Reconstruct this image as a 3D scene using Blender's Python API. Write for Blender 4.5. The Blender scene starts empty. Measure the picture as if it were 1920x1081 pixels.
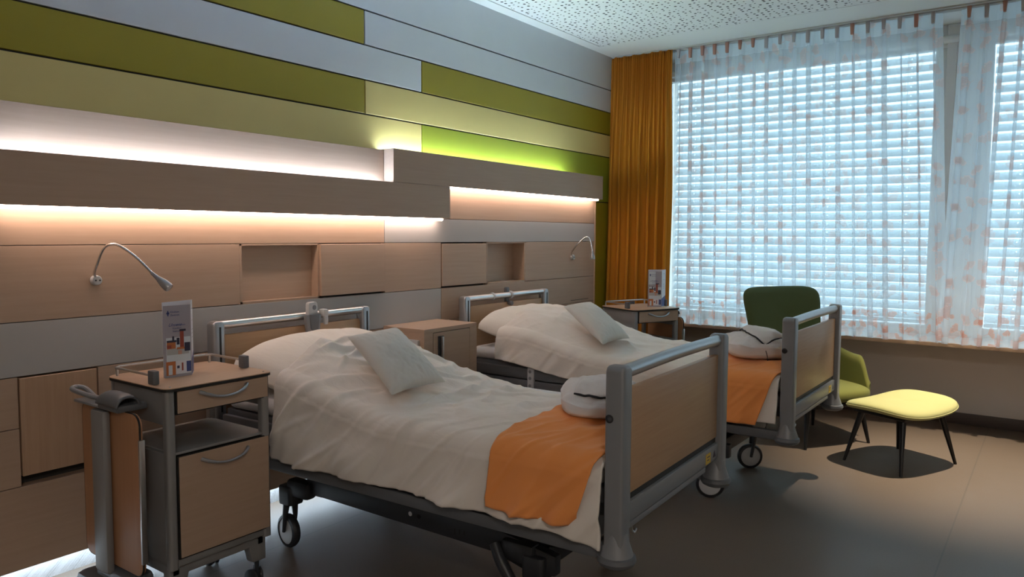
import bpy, bmesh, math, random
from mathutils import Vector, Matrix, noise
import numpy as np
R = math.radians
PI = math.pi
random.seed(7)
COL = bpy.context.scene.collection

# ------------------------------------------------------------------ camera
sc = bpy.context.scene
CX = Vector((0.81025854, 0.58605394, 0.00467854))
CY = -Vector((0.04483, -0.0540295, -0.99753194))
rows = [(0.81025854, 0.04483, -0.58435473), (0.58605394, -0.0540295, 0.80846855), (0.00467854, -0.99753194, -0.07005818)]
cam_d = bpy.data.cameras.new('camera')
cam = bpy.data.objects.new('camera', cam_d); COL.objects.link(cam)
mw = Matrix(((rows[0][0], -rows[0][1], -rows[0][2], 0), (rows[1][0], -rows[1][1], -rows[1][2], 0), (rows[2][0], -rows[2][1], -rows[2][2], 1.4), (0, 0, 0, 1)))
cam.matrix_world = mw
cam_d.sensor_fit = 'HORIZONTAL'; cam_d.sensor_width = 36; cam_d.lens = 36 * 1414 / 1920
cam_d.clip_start = 0.05
sc.camera = cam

# ------------------------------------------------------------------ materials
def newmat(name):
    m = bpy.data.materials.new(name); m.use_nodes = True
    nt = m.node_tree
    return m, nt, nt.nodes, nt.links, nt.nodes['Principled BSDF']

def plain(name, col, rough=0.5, metal=0.0, spec=0.5, bump=0, bscale=200, var=0.0, vscale=6):
    m, nt, N, L, b = newmat(name)
    b.inputs['Base Color'].default_value = (*col, 1)
    b.inputs['Roughness'].default_value = rough
    b.inputs['Metallic'].default_value = metal
    b.inputs['Specular IOR Level'].default_value = spec
    tc = N.new('ShaderNodeTexCoord')
    if var:
        n = N.new('ShaderNodeTexNoise'); n.inputs['Scale'].default_value = vscale; n.inputs['Detail'].default_value = 4
        L.new(tc.outputs['Object'], n.inputs['Vector'])
        mx = N.new('ShaderNodeMix'); mx.data_type = 'RGBA'
        mx.inputs[6].default_value = (*[c * (1 - var) for c in col], 1); mx.inputs[7].default_value = (*[min(1, c * (1 + var)) for c in col], 1)
        L.new(n.outputs['Fac'], mx.inputs[0]); L.new(mx.outputs[2], b.inputs['Base Color'])
    if bump:
        n2 = N.new('ShaderNodeTexNoise'); n2.inputs['Scale'].default_value = bscale; n2.inputs['Detail'].default_value = 3
        L.new(tc.outputs['Object'], n2.inputs['Vector'])
        bp = N.new('ShaderNodeBump'); bp.inputs['Strength'].default_value = bump; bp.inputs['Distance'].default_value = 0.002
        L.new(n2.outputs['Fac'], bp.inputs['Height']); L.new(bp.outputs[0], b.inputs['Normal'])
    return m

def wood(name, c1, c2, axis=1, rough=0.45, scale=1.0):
    m, nt, N, L, b = newmat(name)
    tc = N.new('ShaderNodeTexCoord'); mp = N.new('ShaderNodeMapping')
    s = [60 * scale] * 3; s[axis] = 2.5 * scale
    mp.inputs['Scale'].default_value = s
    L.new(tc.outputs['Object'], mp.inputs['Vector'])
    n = N.new('ShaderNodeTexNoise'); n.inputs['Scale'].default_value = 1; n.inputs['Detail'].default_value = 6; n.inputs['Roughness'].default_value = 0.65
    L.new(mp.outputs[0], n.inputs['Vector'])
    n2 = N.new('ShaderNodeTexNoise'); n2.inputs['Scale'].default_value = 1.3; n2.inputs['Detail'].default_value = 2
    L.new(tc.outputs['Object'], n2.inputs['Vector'])
    r = N.new('ShaderNodeMapRange'); r.inputs[1].default_value = 0.3; r.inputs[2].default_value = 0.7
    ad = N.new('ShaderNodeMath'); ad.operation = 'MULTIPLY_ADD'; ad.inputs[1].default_value = 0.35; 
    L.new(n2.outputs['Fac'], ad.inputs[0]); 
    sb = N.new('ShaderNodeMath'); sb.operation = 'MULTIPLY'; sb.inputs[1].default_value = 0.65
    L.new(n.outputs['Fac'], sb.inputs[0]); L.new(sb.outputs[0], ad.inputs[2])
    L.new(ad.outputs[0], r.inputs[0])
    mx = N.new('ShaderNodeMix'); mx.data_type = 'RGBA'
    mx.inputs[6].default_value = (*c1, 1); mx.inputs[7].default_value = (*c2, 1)
    L.new(r.outputs[0], mx.inputs[0]); L.new(mx.outputs[2], b.inputs['Base Color'])
    b.inputs['Roughness'].default_value = rough
    b.inputs['Specular IOR Level'].default_value = 0.35
    return m

def emit(name, col, st):
    m, nt, N, L, b = newmat(name)
    b.inputs['Base Color'].default_value = (0.8, 0.8, 0.8, 1)
    b.inputs['Emission Color'].default_value = (*col, 1)
    b.inputs['Emission Strength'].default_value = st
    return m

def cloth(name, col, bump=0.25, scale=900, wr=0.0, sheen=0.2, rough=0.9):
    m, nt, N, L, b = newmat(name)
    b.inputs['Base Color'].default_value = (*col, 1)
    b.inputs['Roughness'].default_value = rough
    b.inputs['Specular IOR Level'].default_value = 0.15
    b.inputs['Sheen Weight'].default_value = sheen
    tc = N.new('ShaderNodeTexCoord')
    n = N.new('ShaderNodeTexNoise'); n.inputs['Scale'].default_value = scale; n.inputs['Detail'].default_value = 2
    L.new(tc.outputs['Object'], n.inputs['Vector'])
    bp = N.new('ShaderNodeBump'); bp.inputs['Strength'].default_value = bump; bp.inputs['Distance'].default_value = 0.0008
    L.new(n.outputs['Fac'], bp.inputs['Height'])
    if wr:
        mp = N.new('ShaderNodeMapping'); mp.inputs['Scale'].default_value = (9, 22, 9); mp.inputs['Rotation'].default_value = (0, 0, 0.5)
        L.new(tc.outputs['Object'], mp.inputs['Vector'])
        w = N.new('ShaderNodeTexNoise'); w.inputs['Scale'].default_value = 1; w.inputs['Detail'].default_value = 3; w.inputs['Distortion'].default_value = 0.8
        L.new(mp.outputs[0], w.inputs['Vector'])
        b2 = N.new('ShaderNodeBump'); b2.inputs['Strength'].default_value = wr; b2.inputs['Distance'].default_value = 0.01
        L.new(w.outputs['Fac'], b2.inputs['Height']); L.new(b2.outputs[0], bp.inputs['Normal'])
    L.new(bp.outputs[0], b.inputs['Normal'])
    return m

M = {}
M['beech'] = wood('beech_laminate', (0.415, 0.285, 0.200), (0.475, 0.333, 0.238), 1)
M['beech_x'] = wood('beech_laminate_x', (0.415, 0.285, 0.200), (0.475, 0.333, 0.238), 0)
M['beech_z'] = wood('beech_laminate_z', (0.40, 0.245, 0.15), (0.50, 0.325, 0.21), 2)
M['bedwood'] = wood('bed_laminate', (0.42, 0.25, 0.135), (0.50, 0.315, 0.18), 1, scale=1.5)
M['table_top'] = wood('table_laminate', (0.46, 0.29, 0.18), (0.54, 0.36, 0.24), 1)
M['red_wood'] = wood('red_beech', (0.40, 0.19, 0.09), (0.46, 0.235, 0.12), 2)
M['grey_panel'] = plain('grey_laminate', (0.42, 0.395, 0.37), 0.5, bump=0.1, bscale=500, var=0.05, vscale=2)
M['white_panel'] = plain('pale_grey_laminate', (0.62, 0.655, 0.69), 0.55, var=0.03)
M['olive'] = plain('olive_laminate', (0.31, 0.255, 0.015), 0.5, var=0.03)
M['lime'] = plain('lime_laminate', (0.27, 0.31, 0.022), 0.5, var=0.03)
M['yellow'] = plain('pale_yellow_laminate', (0.66, 0.54, 0.21), 0.5, var=0.03)
M['shadow_gap'] = plain('dark_backing', (0.03, 0.028, 0.025), 0.8)
M['white_plinth'] = plain('white_plinth', (0.8, 0.83, 0.86), 0.5)
M['paint'] = plain('wall_paint', (0.66, 0.60, 0.54), 0.9, bump=0.25, bscale=260, var=0.04, vscale=3)
M['paint_white'] = plain('white_paint', (0.84, 0.86, 0.87), 0.85)
M['frame_white'] = plain('white_frame', (0.88, 0.90, 0.91), 0.4)
M['baseboard'] = plain('dark_baseboard', (0.075, 0.052, 0.043), 0.5)
M['silver'] = plain('silver_paint', (0.40, 0.40, 0.41), 0.38, 0.75)
M['grey_plastic'] = plain('grey_plastic', (0.115, 0.12, 0.128), 0.45)
M['mid_grey'] = plain('mid_grey_plastic', (0.23, 0.235, 0.245), 0.42, 0.2)
M['light_grey'] = plain('light_grey_plastic', (0.5, 0.5, 0.5), 0.45)
M['dark'] = plain('dark_plastic', (0.022, 0.023, 0.026), 0.45)
M['black'] = plain('black_lacquer', (0.008, 0.008, 0.009), 0.35)
M['steel'] = plain('brushed_steel', (0.6, 0.6, 0.6), 0.3, 1.0)
M['chrome'] = plain('satin_chrome', (0.7, 0.7, 0.7), 0.22, 1.0)
M['edge_black'] = plain('black_edge', (0.01, 0.009, 0.008), 0.6)
M['cab_grey'] = plain('cabinet_grey', (0.27, 0.265, 0.26), 0.45, 0.25, bump=0.15, bscale=900)
M['duvet'] = cloth('duvet_linen', (0.74, 0.68, 0.61), wr=0.35)
M['pillow'] = cloth('pillow_linen', (0.74, 0.68, 0.60), wr=0.3)
M['cushion'] = cloth('cushion_linen', (0.60, 0.58, 0.53), wr=0.2)
M['sheet'] = cloth('white_sheet', (0.66, 0.65, 0.64))
M['robe'] = cloth('robe_cotton', (0.68, 0.64, 0.62), bump=0.6, scale=400, wr=0.4)
M['runner'] = cloth('orange_runner', (0.82, 0.30, 0.085), wr=0.15)
M['curtain'] = cloth('orange_curtain', (0.60, 0.235, 0.022), sheen=0.1, wr=0)
M['green_fabric'] = cloth('green_upholstery', (0.155, 0.16, 0.04), bump=0.4, scale=600, sheen=0.05)
M['green_shaded'] = cloth('shaded_green_upholstery', (0.085, 0.105, 0.045), bump=0.4, scale=600, sheen=0.05)  # headrest copy of the green, darkened for lying outside the spotlight
M['green_light'] = cloth('light_green_upholstery', (0.40, 0.385, 0.165), bump=0.4, scale=600, sheen=0.05)
M['piping'] = plain('dark_piping', (0.015, 0.015, 0.02), 0.8)
M['dot'] = plain('white_dot', (0.85, 0.9, 0.85), 0.6)
M['slat'] = None
M['led_cool'] = emit('led_cool', (0.50, 0.70, 1.0), 98)
M['led_cool2'] = emit('led_cool_wide', (0.62, 0.86, 1.0), 75)
M['led_warm'] = emit('led_warm', (1.0, 0.78, 0.68), 18)
M['led_toe'] = emit('led_floor', (0.66, 0.84, 1.0), 30)
M['pleat_red'] = cloth('pleat_print', (0.50, 0.27, 0.22))
M['pleat_grey'] = cloth('pleat_plain', (0.50, 0.47, 0.50))
M['paper'] = plain('paper_white', (0.72, 0.70, 0.74), 0.5)
M['paper_lilac'] = plain('paper_lilac', (0.36, 0.33, 0.37), 0.45)
M['ink_blue'] = plain('ink_blue', (0.05, 0.07, 0.22), 0.5)
M['ink'] = plain('ink_dark', (0.03, 0.03, 0.06), 0.5)
M['ink_orange'] = plain('ink_orange', (0.50, 0.16, 0.05), 0.5)
M['ink_red'] = plain('ink_red', (0.30, 0.06, 0.035), 0.5)
M['ink_grey'] = plain('ink_grey', (0.42, 0.42, 0.42), 0.5)
M['ink_pale'] = plain('ink_pale', (0.62, 0.66, 0.70), 0.5)
M['ink_skin'] = plain('ink_peach', (0.55, 0.30, 0.22), 0.5)
M['yellow_label'] = plain('yellow_label', (0.65, 0.42, 0.03), 0.5)
M['red_plastic'] = plain('red_plastic', (0.5, 0.07, 0.02), 0.5)
M['fill_glow'] = emit('fill_panel_glow', (1.0, 0.92, 0.84), 28)  # glow of the added fill panel behind the viewer
M['lamp_glow'] = emit('lamp_face', (1.0, 0.93, 0.82), 3)

def floor_mat():
    m, nt, N, L, b = newmat('brown_linoleum')
    tc = N.new('ShaderNodeTexCoord')
    n = N.new('ShaderNodeTexNoise'); n.inputs['Scale'].default_value = 140; n.inputs['Detail'].default_value = 5
    L.new(tc.outputs['Object'], n.inputs['Vector'])
    n2 = N.new('ShaderNodeTexNoise'); n2.inputs['Scale'].default_value = 1.5; n2.inputs['Detail'].default_value = 3
    L.new(tc.outputs['Object'], n2.inputs['Vector'])
    mx = N.new('ShaderNodeMix'); mx.data_type = 'RGBA'
    mx.inputs[6].default_value = (0.128, 0.098, 0.075, 1); mx.inputs[7].default_value = (0.168, 0.130, 0.100, 1)
    L.new(n.outputs['Fac'], mx.inputs[0])
    # sheet joints: thin darker weld lines, 1.2 m apart across the room and one along x
    sp = N.new('ShaderNodeSeparateXYZ'); L.new(tc.outputs['Object'], sp.inputs[0])
    def line(axis, off, period, w):
        a = N.new('ShaderNodeMath'); a.operation = 'ADD'; a.inputs[1].default_value = off; L.new(sp.outputs[axis], a.inputs[0])
        f = N.new('ShaderNodeMath'); f.operation = 'WRAP'; f.inputs[1].default_value = -period / 2; f.inputs[2].default_value = period / 2; L.new(a.outputs[0], f.inputs[0])
        ab = N.new('ShaderNodeMath'); ab.operation = 'ABSOLUTE'; L.new(f.outputs[0], ab.inputs[0])
        c = N.new('ShaderNodeMath'); c.operation = 'LESS_THAN'; c.inputs[1].default_value = w; L.new(ab.outputs[0], c.inputs[0])
        return c
    l1 = line(0, 2.785, 2.43, 0.0035)
    mul = N.new('ShaderNodeMath'); mul.operation = 'MULTIPLY'; mul.inputs[1].default_value = 0.45; L.new(l1.outputs[0], mul.inputs[0])
    mx2 = N.new('ShaderNodeMix'); mx2.data_type = 'RGBA'; L.new(mul.outputs[0], mx2.inputs[0]); L.new(mx.outputs[2], mx2.inputs[6]); mx2.inputs[7].default_value = (0.075, 0.065, 0.055, 1)
    L.new(mx2.outputs[2], b.inputs['Base Color'])
    rr = N.new('ShaderNodeMapRange'); rr.inputs[3].default_value = 0.38; rr.inputs[4].default_value = 0.55
    L.new(n2.outputs['Fac'], rr.inputs[0]); L.new(rr.outputs[0], b.inputs['Roughness'])
    b.inputs['Specular IOR Level'].default_value = 0.4
    bp = N.new('ShaderNodeBump'); bp.inputs['Strength'].default_value = 0.12; bp.inputs['Distance'].default_value = 0.001
    L.new(n.outputs['Fac'], bp.inputs['Height']); L.new(bp.outputs[0], b.inputs['Normal'])
    return m
M['floor'] = floor_mat()

def perf_mat():
    m, nt, N, L, b = newmat('perforated_ceiling_board')
    tc = N.new('ShaderNodeTexCoord')
    sp = N.new('ShaderNodeSeparateXYZ'); L.new(tc.outputs['Object'], sp.inputs[0])
    cb = N.new('ShaderNodeCombineXYZ'); L.new(sp.outputs[0], cb.inputs[0]); L.new(sp.outputs[1], cb.inputs[1])
    v = N.new('ShaderNodeTexVoronoi'); v.voronoi_dimensions = '2D'; v.inputs['Scale'].default_value = 21; v.inputs['Randomness'].default_value = 0.6
    L.new(cb.outputs[0], v.inputs['Vector'])
    sc_ = N.new('ShaderNodeSeparateColor'); L.new(v.outputs['Color'], sc_.inputs[0])
    mr = N.new('ShaderNodeMapRange'); mr.inputs[3].default_value = 0.10; mr.inputs[4].default_value = 0.22; L.new(sc_.outputs[0], mr.inputs[0])
    lt = N.new('ShaderNodeMath'); lt.operation = 'LESS_THAN'; L.new(v.outputs['Distance'], lt.inputs[0]); L.new(mr.outputs[0], lt.inputs[1])
    mx = N.new('ShaderNodeMix'); mx.data_type = 'RGBA'; mx.inputs[6].default_value = (0.84, 0.86, 0.88, 1); mx.inputs[7].default_value = (0.035, 0.04, 0.045, 1)
    L.new(lt.outputs[0], mx.inputs[0]); L.new(mx.outputs[2], b.inputs['Base Color'])
    b.inputs['Roughness'].default_value = 0.9
    return m
M['perf'] = perf_mat()

def sheer_mat(name, dens=0.56):
    # woven voile: partly see-through thread, printed with ginkgo leaves (UV in metres along the cloth)
    m, nt, N, L, b = newmat(name)
    out = N['Material Output']; N.remove(b)
    uv = N.new('ShaderNodeUVMap')
    def math_(op, a, b_=None, c_=None):
        n = N.new('ShaderNodeMath'); n.operation = op
        for i, x in enumerate((a, b_, c_)):
            if x is None: continue
            if isinstance(x, (int, float)): n.inputs[i].default_value = x
            else: L.new(x, n.inputs[i])
        return n.outputs[0]
    sep = N.new('ShaderNodeSeparateXYZ'); L.new(uv.outputs[0], sep.inputs[0])
    low = math_('LESS_THAN', sep.outputs[1], 0.20)
    def leaves(scale, off, keep, rad):
        mp = N.new('ShaderNodeMapping'); mp.inputs['Location'].default_value = (off, off * 1.7, 0); mp.inputs['Scale'].default_value = (scale, scale, 1)
        L.new(uv.outputs[0], mp.inputs['Vector'])
        v = N.new('ShaderNodeTexVoronoi'); v.voronoi_dimensions = '2D'; v.inputs['Scale'].default_value = 1; v.inputs['Randomness'].default_value = 0.8
        L.new(mp.outputs[0], v.inputs['Vector'])
        d = N.new('ShaderNodeVectorMath'); d.operation = 'SUBTRACT'; L.new(mp.outputs[0], d.inputs[0]); L.new(v.outputs['Position'], d.inputs[1])
        cs = N.new('ShaderNodeSeparateColor'); L.new(v.outputs['Color'], cs.inputs[0])
        rot = N.new('ShaderNodeVectorRotate'); rot.rotation_type = 'Z_AXIS'; L.new(d.outputs[0], rot.inputs['Vector'])
        L.new(math_('MULTIPLY', cs.outputs[0], 6.283), rot.inputs['Angle'])
        s2 = N.new('ShaderNodeSeparateXYZ'); L.new(rot.outputs[0], s2.inputs[0])
        x = s2.outputs[0]; y = math_('ADD', s2.outputs[1], 0.12)
        ang = math_('ABSOLUTE', math_('ARCTAN2', x, y))
        r = math_('SQRT', math_('ADD', math_('MULTIPLY', x, x), math_('MULTIPLY', y, y)))
        ripple = math_('MULTIPLY', math_('COSINE', math_('MULTIPLY', ang, 9.0)), 0.02)
        notch = math_('MULTIPLY', math_('LESS_THAN', ang, 0.12), -0.09)
        rr = math_('ADD', math_('ADD', rad, ripple), notch)
        fan = math_('MULTIPLY', math_('LESS_THAN', ang, 1.05), math_('LESS_THAN', r, rr))
        stem = math_('MULTIPLY', math_('LESS_THAN', math_('ABSOLUTE', math_('ADD', x, math_('MULTIPLY', y, 0.25))), 0.014), math_('MULTIPLY', math_('LESS_THAN', y, 0.0), math_('GREATER_THAN', y, -0.2)))
        edge = math_('MULTIPLY', fan, math_('GREATER_THAN', math_('ADD', r, math_('MULTIPLY', math_('SINE', math_('MULTIPLY', ang, 34.0)), 0.03)), math_('MULTIPLY', rr, 0.86)))
        k = math_('LESS_THAN', cs.outputs[1], keep)
        return math_('MULTIPLY', math_('MINIMUM', math_('ADD', fan, stem), 1.0), k), math_('MULTIPLY', edge, k)
    f1, e1 = leaves(7.6, 0.0, 0.85, 0.50)
    f2, e2 = leaves(9.5, 3.3, 0.85, 0.46)
    f = math_('MAXIMUM', math_('MULTIPLY', f1, 0.50), math_('MULTIPLY', math_('MULTIPLY', f2, low), 0.95))
    e = math_('MAXIMUM', math_('MULTIPLY', e1, 0.6), math_('MULTIPLY', e2, low))
    colr = N.new('ShaderNodeMix'); colr.data_type = 'RGBA'; L.new(f, colr.inputs[0]); colr.inputs[6].default_value = (0.88, 0.91, 0.94, 1); colr.inputs[7].default_value = (0.86, 0.50, 0.40, 1)
    df = N.new('ShaderNodeBsdfDiffuse'); L.new(colr.outputs[2], df.inputs[0])
    tl = N.new('ShaderNodeBsdfTranslucent'); L.new(colr.outputs[2], tl.inputs[0])
    mm = N.new('ShaderNodeMixShader'); mm.inputs[0].default_value = 0.8; L.new(df.outputs[0], mm.inputs[1]); L.new(tl.outputs[0], mm.inputs[2])
    tr = N.new('ShaderNodeBsdfTransparent')
    hem = math_('MULTIPLY', math_('LESS_THAN', sep.outputs[1], 0.05), 0.1)
    top = math_('MULTIPLY', math_('GREATER_THAN', sep.outputs[1], 2.16), 0.22)
    al = math_('ADD', math_('ADD', dens, math_('MULTIPLY', f, 0.16)), math_('ADD', math_('MULTIPLY', e, 0.12), math_('ADD', top, hem)))
    al = math_('MINIMUM', al, 0.95)
    fin = N.new('ShaderNodeMixShader'); L.new(al, fin.inputs[0]); L.new(tr.outputs[0], fin.inputs[1]); L.new(mm.outputs[0], fin.inputs[2])
    L.new(fin.outputs[0], out.inputs[0])
    return m
M['sheer'] = sheer_mat('printed_voile')

def glass_mat():
    m, nt, N, L, b = newmat('window_glass'); out = N['Material Output']; N.remove(b)
    tr = N.new('ShaderNodeBsdfTransparent'); tr.inputs[0].default_value = (0.93, 0.97, 0.97, 1)
    gl = N.new('ShaderNodeBsdfGlossy'); gl.inputs['Roughness'].default_value = 0.02
    mx = N.new('ShaderNodeMixShader'); mx.inputs[0].default_value = 0.05
    L.new(tr.outputs[0], mx.inputs[1]); L.new(gl.outputs[0], mx.inputs[2]); L.new(mx.outputs[0], out.inputs[0])
    return m
M['glass'] = glass_mat()

def slat_mat():
    m, nt, N, L, b = newmat('blind_slat'); out = N['Material Output']
    b.inputs['Base Color'].default_value = (0.72, 0.80, 0.84, 1); b.inputs['Roughness'].default_value = 0.45
    tl = N.new('ShaderNodeBsdfTranslucent'); tl.inputs[0].default_value = (0.66, 0.80, 0.85, 1)
    mx = N.new('ShaderNodeMixShader'); mx.inputs[0].default_value = 0.17
    L.new(b.outputs[0], mx.inputs[1]); L.new(tl.outputs[0], mx.inputs[2]); L.new(mx.outputs[0], out.inputs[0])
    return m
M['slat'] = slat_mat()

# ------------------------------------------------------------------ mesh builder
ROOTINV = {}
class MB:
    """collects shapes and links them as ONE mesh object"""
    def __init__(s): s.bm = bmesh.new(); s.uvs = None
    def box(s, x0, x1, y0, y1, z0, z1, bev=0.0, seg=2, rot=None, mi=0):
        bm = bmesh.new()
        bmesh.ops.create_cube(bm, size=1)
        c = Vector(((x0 + x1) / 2, (y0 + y1) / 2, (z0 + z1) / 2))
        for v in bm.verts: v.co = Vector((v.co.x * (x1 - x0), v.co.y * (y1 - y0), v.co.z * (z1 - z0)))
        if bev > 0:
            bmesh.ops.bevel(bm, geom=bm.edges[:], offset=min(bev, 0.49 * min(abs(x1 - x0), abs(y1 - y0), abs(z1 - z0))), segments=seg, profile=0.5, affect='EDGES')
        T = Matrix.Translation(c) @ (rot.to_4x4() if rot else Matrix.Identity(4))
        bm.transform(T)
        s._merge(bm, mi); return s
    def _merge(s, bm, mi=0):
        for f in bm.faces: f.material_index = mi
        me = bpy.data.meshes.new('tmp'); bm.to_mesh(me); bm.free()
        s.bm.from_mesh(me); bpy.data.meshes.remove(me)
    def cyl(s, p0, p1, r0, r1=None, n=20, bev=0, mi=0):
        p0 = Vector(p0); p1 = Vector(p1); r1 = r0 if r1 is None else r1
        L = (p1 - p0).length
        prof = [(0, 0), (r0, 0), (r1, L), (0, L)] if not bev else [(0, 0), (r0 - bev, 0), (r0, bev), (r1, L - bev), (r1 - bev, L), (0, L)]
        return s.lathe(p0, (p1 - p0), prof, n, mi)
    def lathe(s, origin, axis, prof, n=24, mi=0):
        bm = bmesh.new(); q = Vector(axis).normalized().to_track_quat('Z', 'Y').to_matrix()
        rings = []
        for r, h in prof:
            if r < 1e-6: rings.append([bm.verts.new(q @ Vector((0, 0, h)) + Vector(origin))])
            else: rings.append([bm.verts.new(q @ Vector((r * math.cos(2 * PI * k / n), r * math.sin(2 * PI * k / n), h)) + Vector(origin)) for k in range(n)])
        for a, b in zip(rings, rings[1:]):
            if len(a) == 1 and len(b) == 1: continue
            for k in range(n):
                k2 = (k + 1) % n
                if len(a) == 1: bm.faces.new((a[0], b[k2], b[k]))
                elif len(b) == 1: bm.faces.new((a[k], a[k2], b[0]))
                else: bm.faces.new((a[k], a[k2], b[k2], b[k]))
        bmesh.ops.recalc_face_normals(bm, faces=bm.faces[:])
        s._merge(bm, mi); return s
    def tube(s, pts, r, n=10, mi=0, smooth=0):
        pts = [Vector(p) for p in pts]
        if smooth: pts = catmull(pts, smooth)
        rs = r if isinstance(r, (list, tuple)) else [r] * len(pts)
        if len(rs) != len(pts):
            rs = [np.interp(i / (len(pts) - 1), np.linspace(0, 1, len(rs)), rs) for i in range(len(pts))]
        bm = bmesh.new(); rings = []; up = None
        for i, p in enumerate(pts):
            t = (pts[min(i + 1, len(pts) - 1)] - pts[max(i - 1, 0)]).normalized()
            if up is None:
                up = Vector((0, 0, 1)) if abs(t.z) < 0.9 else Vector((1, 0, 0))
            a = (up - t * up.dot(t)).normalized(); b = t.cross(a); up = a
            rings.append([bm.verts.new(p + (a * math.cos(2 * PI * k / n) + b * math.sin(2 * PI * k / n)) * rs[i]) for k in range(n)])
        for a, b in zip(rings, rings[1:]):
            for k in range(n): bm.faces.new((a[k], a[(k + 1) % n], b[(k + 1) % n], b[k]))
        bm.faces.new(rings[0][::-1]); bm.faces.new(rings[-1])
        bmesh.ops.recalc_face_normals(bm, faces=bm.faces[:])
        s._merge(bm, mi); return s
    def prism(s, poly, z0, z1, axis='z', bev=0, mi=0, seg=2):
        """poly: 2D outline; extruded along axis ('z': xy outline, 'x': yz outline, 'y': xz outline)"""
        bm = bmesh.new()
        def P(a, b, h): return {'z': (a, b, h), 'x': (h, a, b), 'y': (a, h, b)}[axis]
        lo = [bm.verts.new(P(a, b, z0)) for a, b in poly]; hi = [bm.verts.new(P(a, b, z1)) for a, b in poly]
        n = len(poly)
        bm.faces.new(lo[::-1]); bm.faces.new(hi)
        for k in range(n): bm.faces.new((lo[k], lo[(k + 1) % n], hi[(k + 1) % n], hi[k]))
        bmesh.ops.recalc_face_normals(bm, faces=bm.faces[:])
        if bev:
            es = [e for e in bm.edges if len(e.link_faces) == 2 and e.calc_face_angle(0) > 0.6]
            bmesh.ops.bevel(bm, geom=es, offset=bev, segments=seg, profile=0.5, affect='EDGES')
        s._merge(bm, mi); return s
    def grid(s, fn, nu, nv, close_u=False, mi=0, uv=None):
        vs = [[s.bm.verts.new(fn(i / nu, j / nv)) for j in range(nv + 1)] for i in range(nu + (0 if close_u else 1))]
        m = len(vs); lay = s.bm.loops.layers.uv.verify() if uv else None
        for i in range(nu):
            for j in range(nv):
                i2 = (i + 1) % m if close_u else i + 1
                f = s.bm.faces.new((vs[i][j], vs[i2][j], vs[i2][j + 1], vs[i][j + 1])); f.material_index = mi; f.smooth = True
                if uv:
                    for lp, (a, b) in zip(f.loops, ((i, j), (i + 1, j), (i + 1, j + 1), (i, j + 1))): lp[lay].uv = uv(a / nu, b / nv)
        return s
    def build(s, name, mat, parent=None, world=False, smooth=True, solid=0, sub=0, angle=35, offset=-1):
        me = bpy.data.meshes.new(name)
        if world and parent is not None:
            r = parent
            while r.parent: r = r.parent
            s.bm.transform(ROOTINV[r.name])
        s.bm.to_mesh(me); s.bm.free()
        mats = mat if isinstance(mat, (list, tuple)) else [mat]
        for m_ in mats: me.materials.append(m_)
        o = bpy.data.objects.new(name, me); COL.objects.link(o)
        if parent is not None: o.parent = parent
        if smooth:
            me.polygons.foreach_set('use_smooth', [True] * len(me.polygons))
            try: me.set_sharp_from_angle(angle=R(angle))
            except Exception: pass
        if solid:
            md = o.modifiers.new('thickness', 'SOLIDIFY'); md.thickness = solid; md.offset = offset
        if sub:
            md = o.modifiers.new('round', 'SUBSURF'); md.levels = sub; md.render_levels = sub
        return o

def catmull(pts, k):
    out = []
    P = [pts[0]] + list(pts) + [pts[-1]]
    for i in range(1, len(P) - 2):
        for j in range(k):
            t = j / k
            a, b, c, d = P[i - 1], P[i], P[i + 1], P[i + 2]
            out.append(0.5 * ((2 * b) + (c - a) * t + (2 * a - 5 * b + 4 * c - d) * t * t + (3 * b - a - 3 * c + d) * t ** 3))
    out.append(pts[-1]); return out

def tag(o, label=None, cat=None, group=None, kind=None):
    if label: o['label'] = label
    if cat: o['category'] = cat
    if group: o['group'] = group
    if kind: o['kind'] = kind
    return o

def empty(name, loc=(0, 0, 0), rz=0, label=None, cat=None, group=None, kind=None):
    o = bpy.data.objects.new(name, None); COL.objects.link(o)
    o.location = loc; o.rotation_euler = (0, 0, rz); o.empty_display_size = 0.1
    ROOTINV[o.name] = (Matrix.Translation(Vector(loc)) @ Matrix.Rotation(rz, 4, 'Z')).inverted()
    return tag(o, label, cat, group, kind)

def rrect(x0, x1, y0, y1, r, n=6):
    rs = r if isinstance(r, (list, tuple)) else [r] * 4   # corners: (x1,y1),(x0,y1),(x0,y0),(x1,y0)
    pts = []
    for (cx, cy, a0), q in zip(((x1, y1, 0), (x0, y1, 90), (x0, y0, 180), (x1, y0, 270)), rs):
        ccx = cx - q if cx == x1 else cx + q; ccy = cy - q if cy == y1 else cy + q
        if q < 1e-5: pts.append((cx, cy)); continue
        for k in range(n + 1):
            a = R(a0 + 90 * k / n); pts.append((ccx + q * math.cos(a), ccy + q * math.sin(a)))
    return pts

def smooth01(t): t = max(0, min(1, t)); return t * t * (3 - 2 * t)
def nz(x, y, z=0.0): return noise.noise(Vector((x, y, z)))

# ------------------------------------------------------------------ room
ZC = 2.945
XW, XL, XB = -3.22, -3.15, -3.075       # coloured cladding, wooden panelling, light boxes
XR, YB, YF = 2.7, -2.3, 6.53
m = MB(); m.box(XW - 0.35, XR + 0.2, YB - 0.2, YF + 0.35, -0.12, 0)
tag(m.build('floor', M['floor'], smooth=False), 'brown matt linoleum floor with fine joints', kind='structure')

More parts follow.
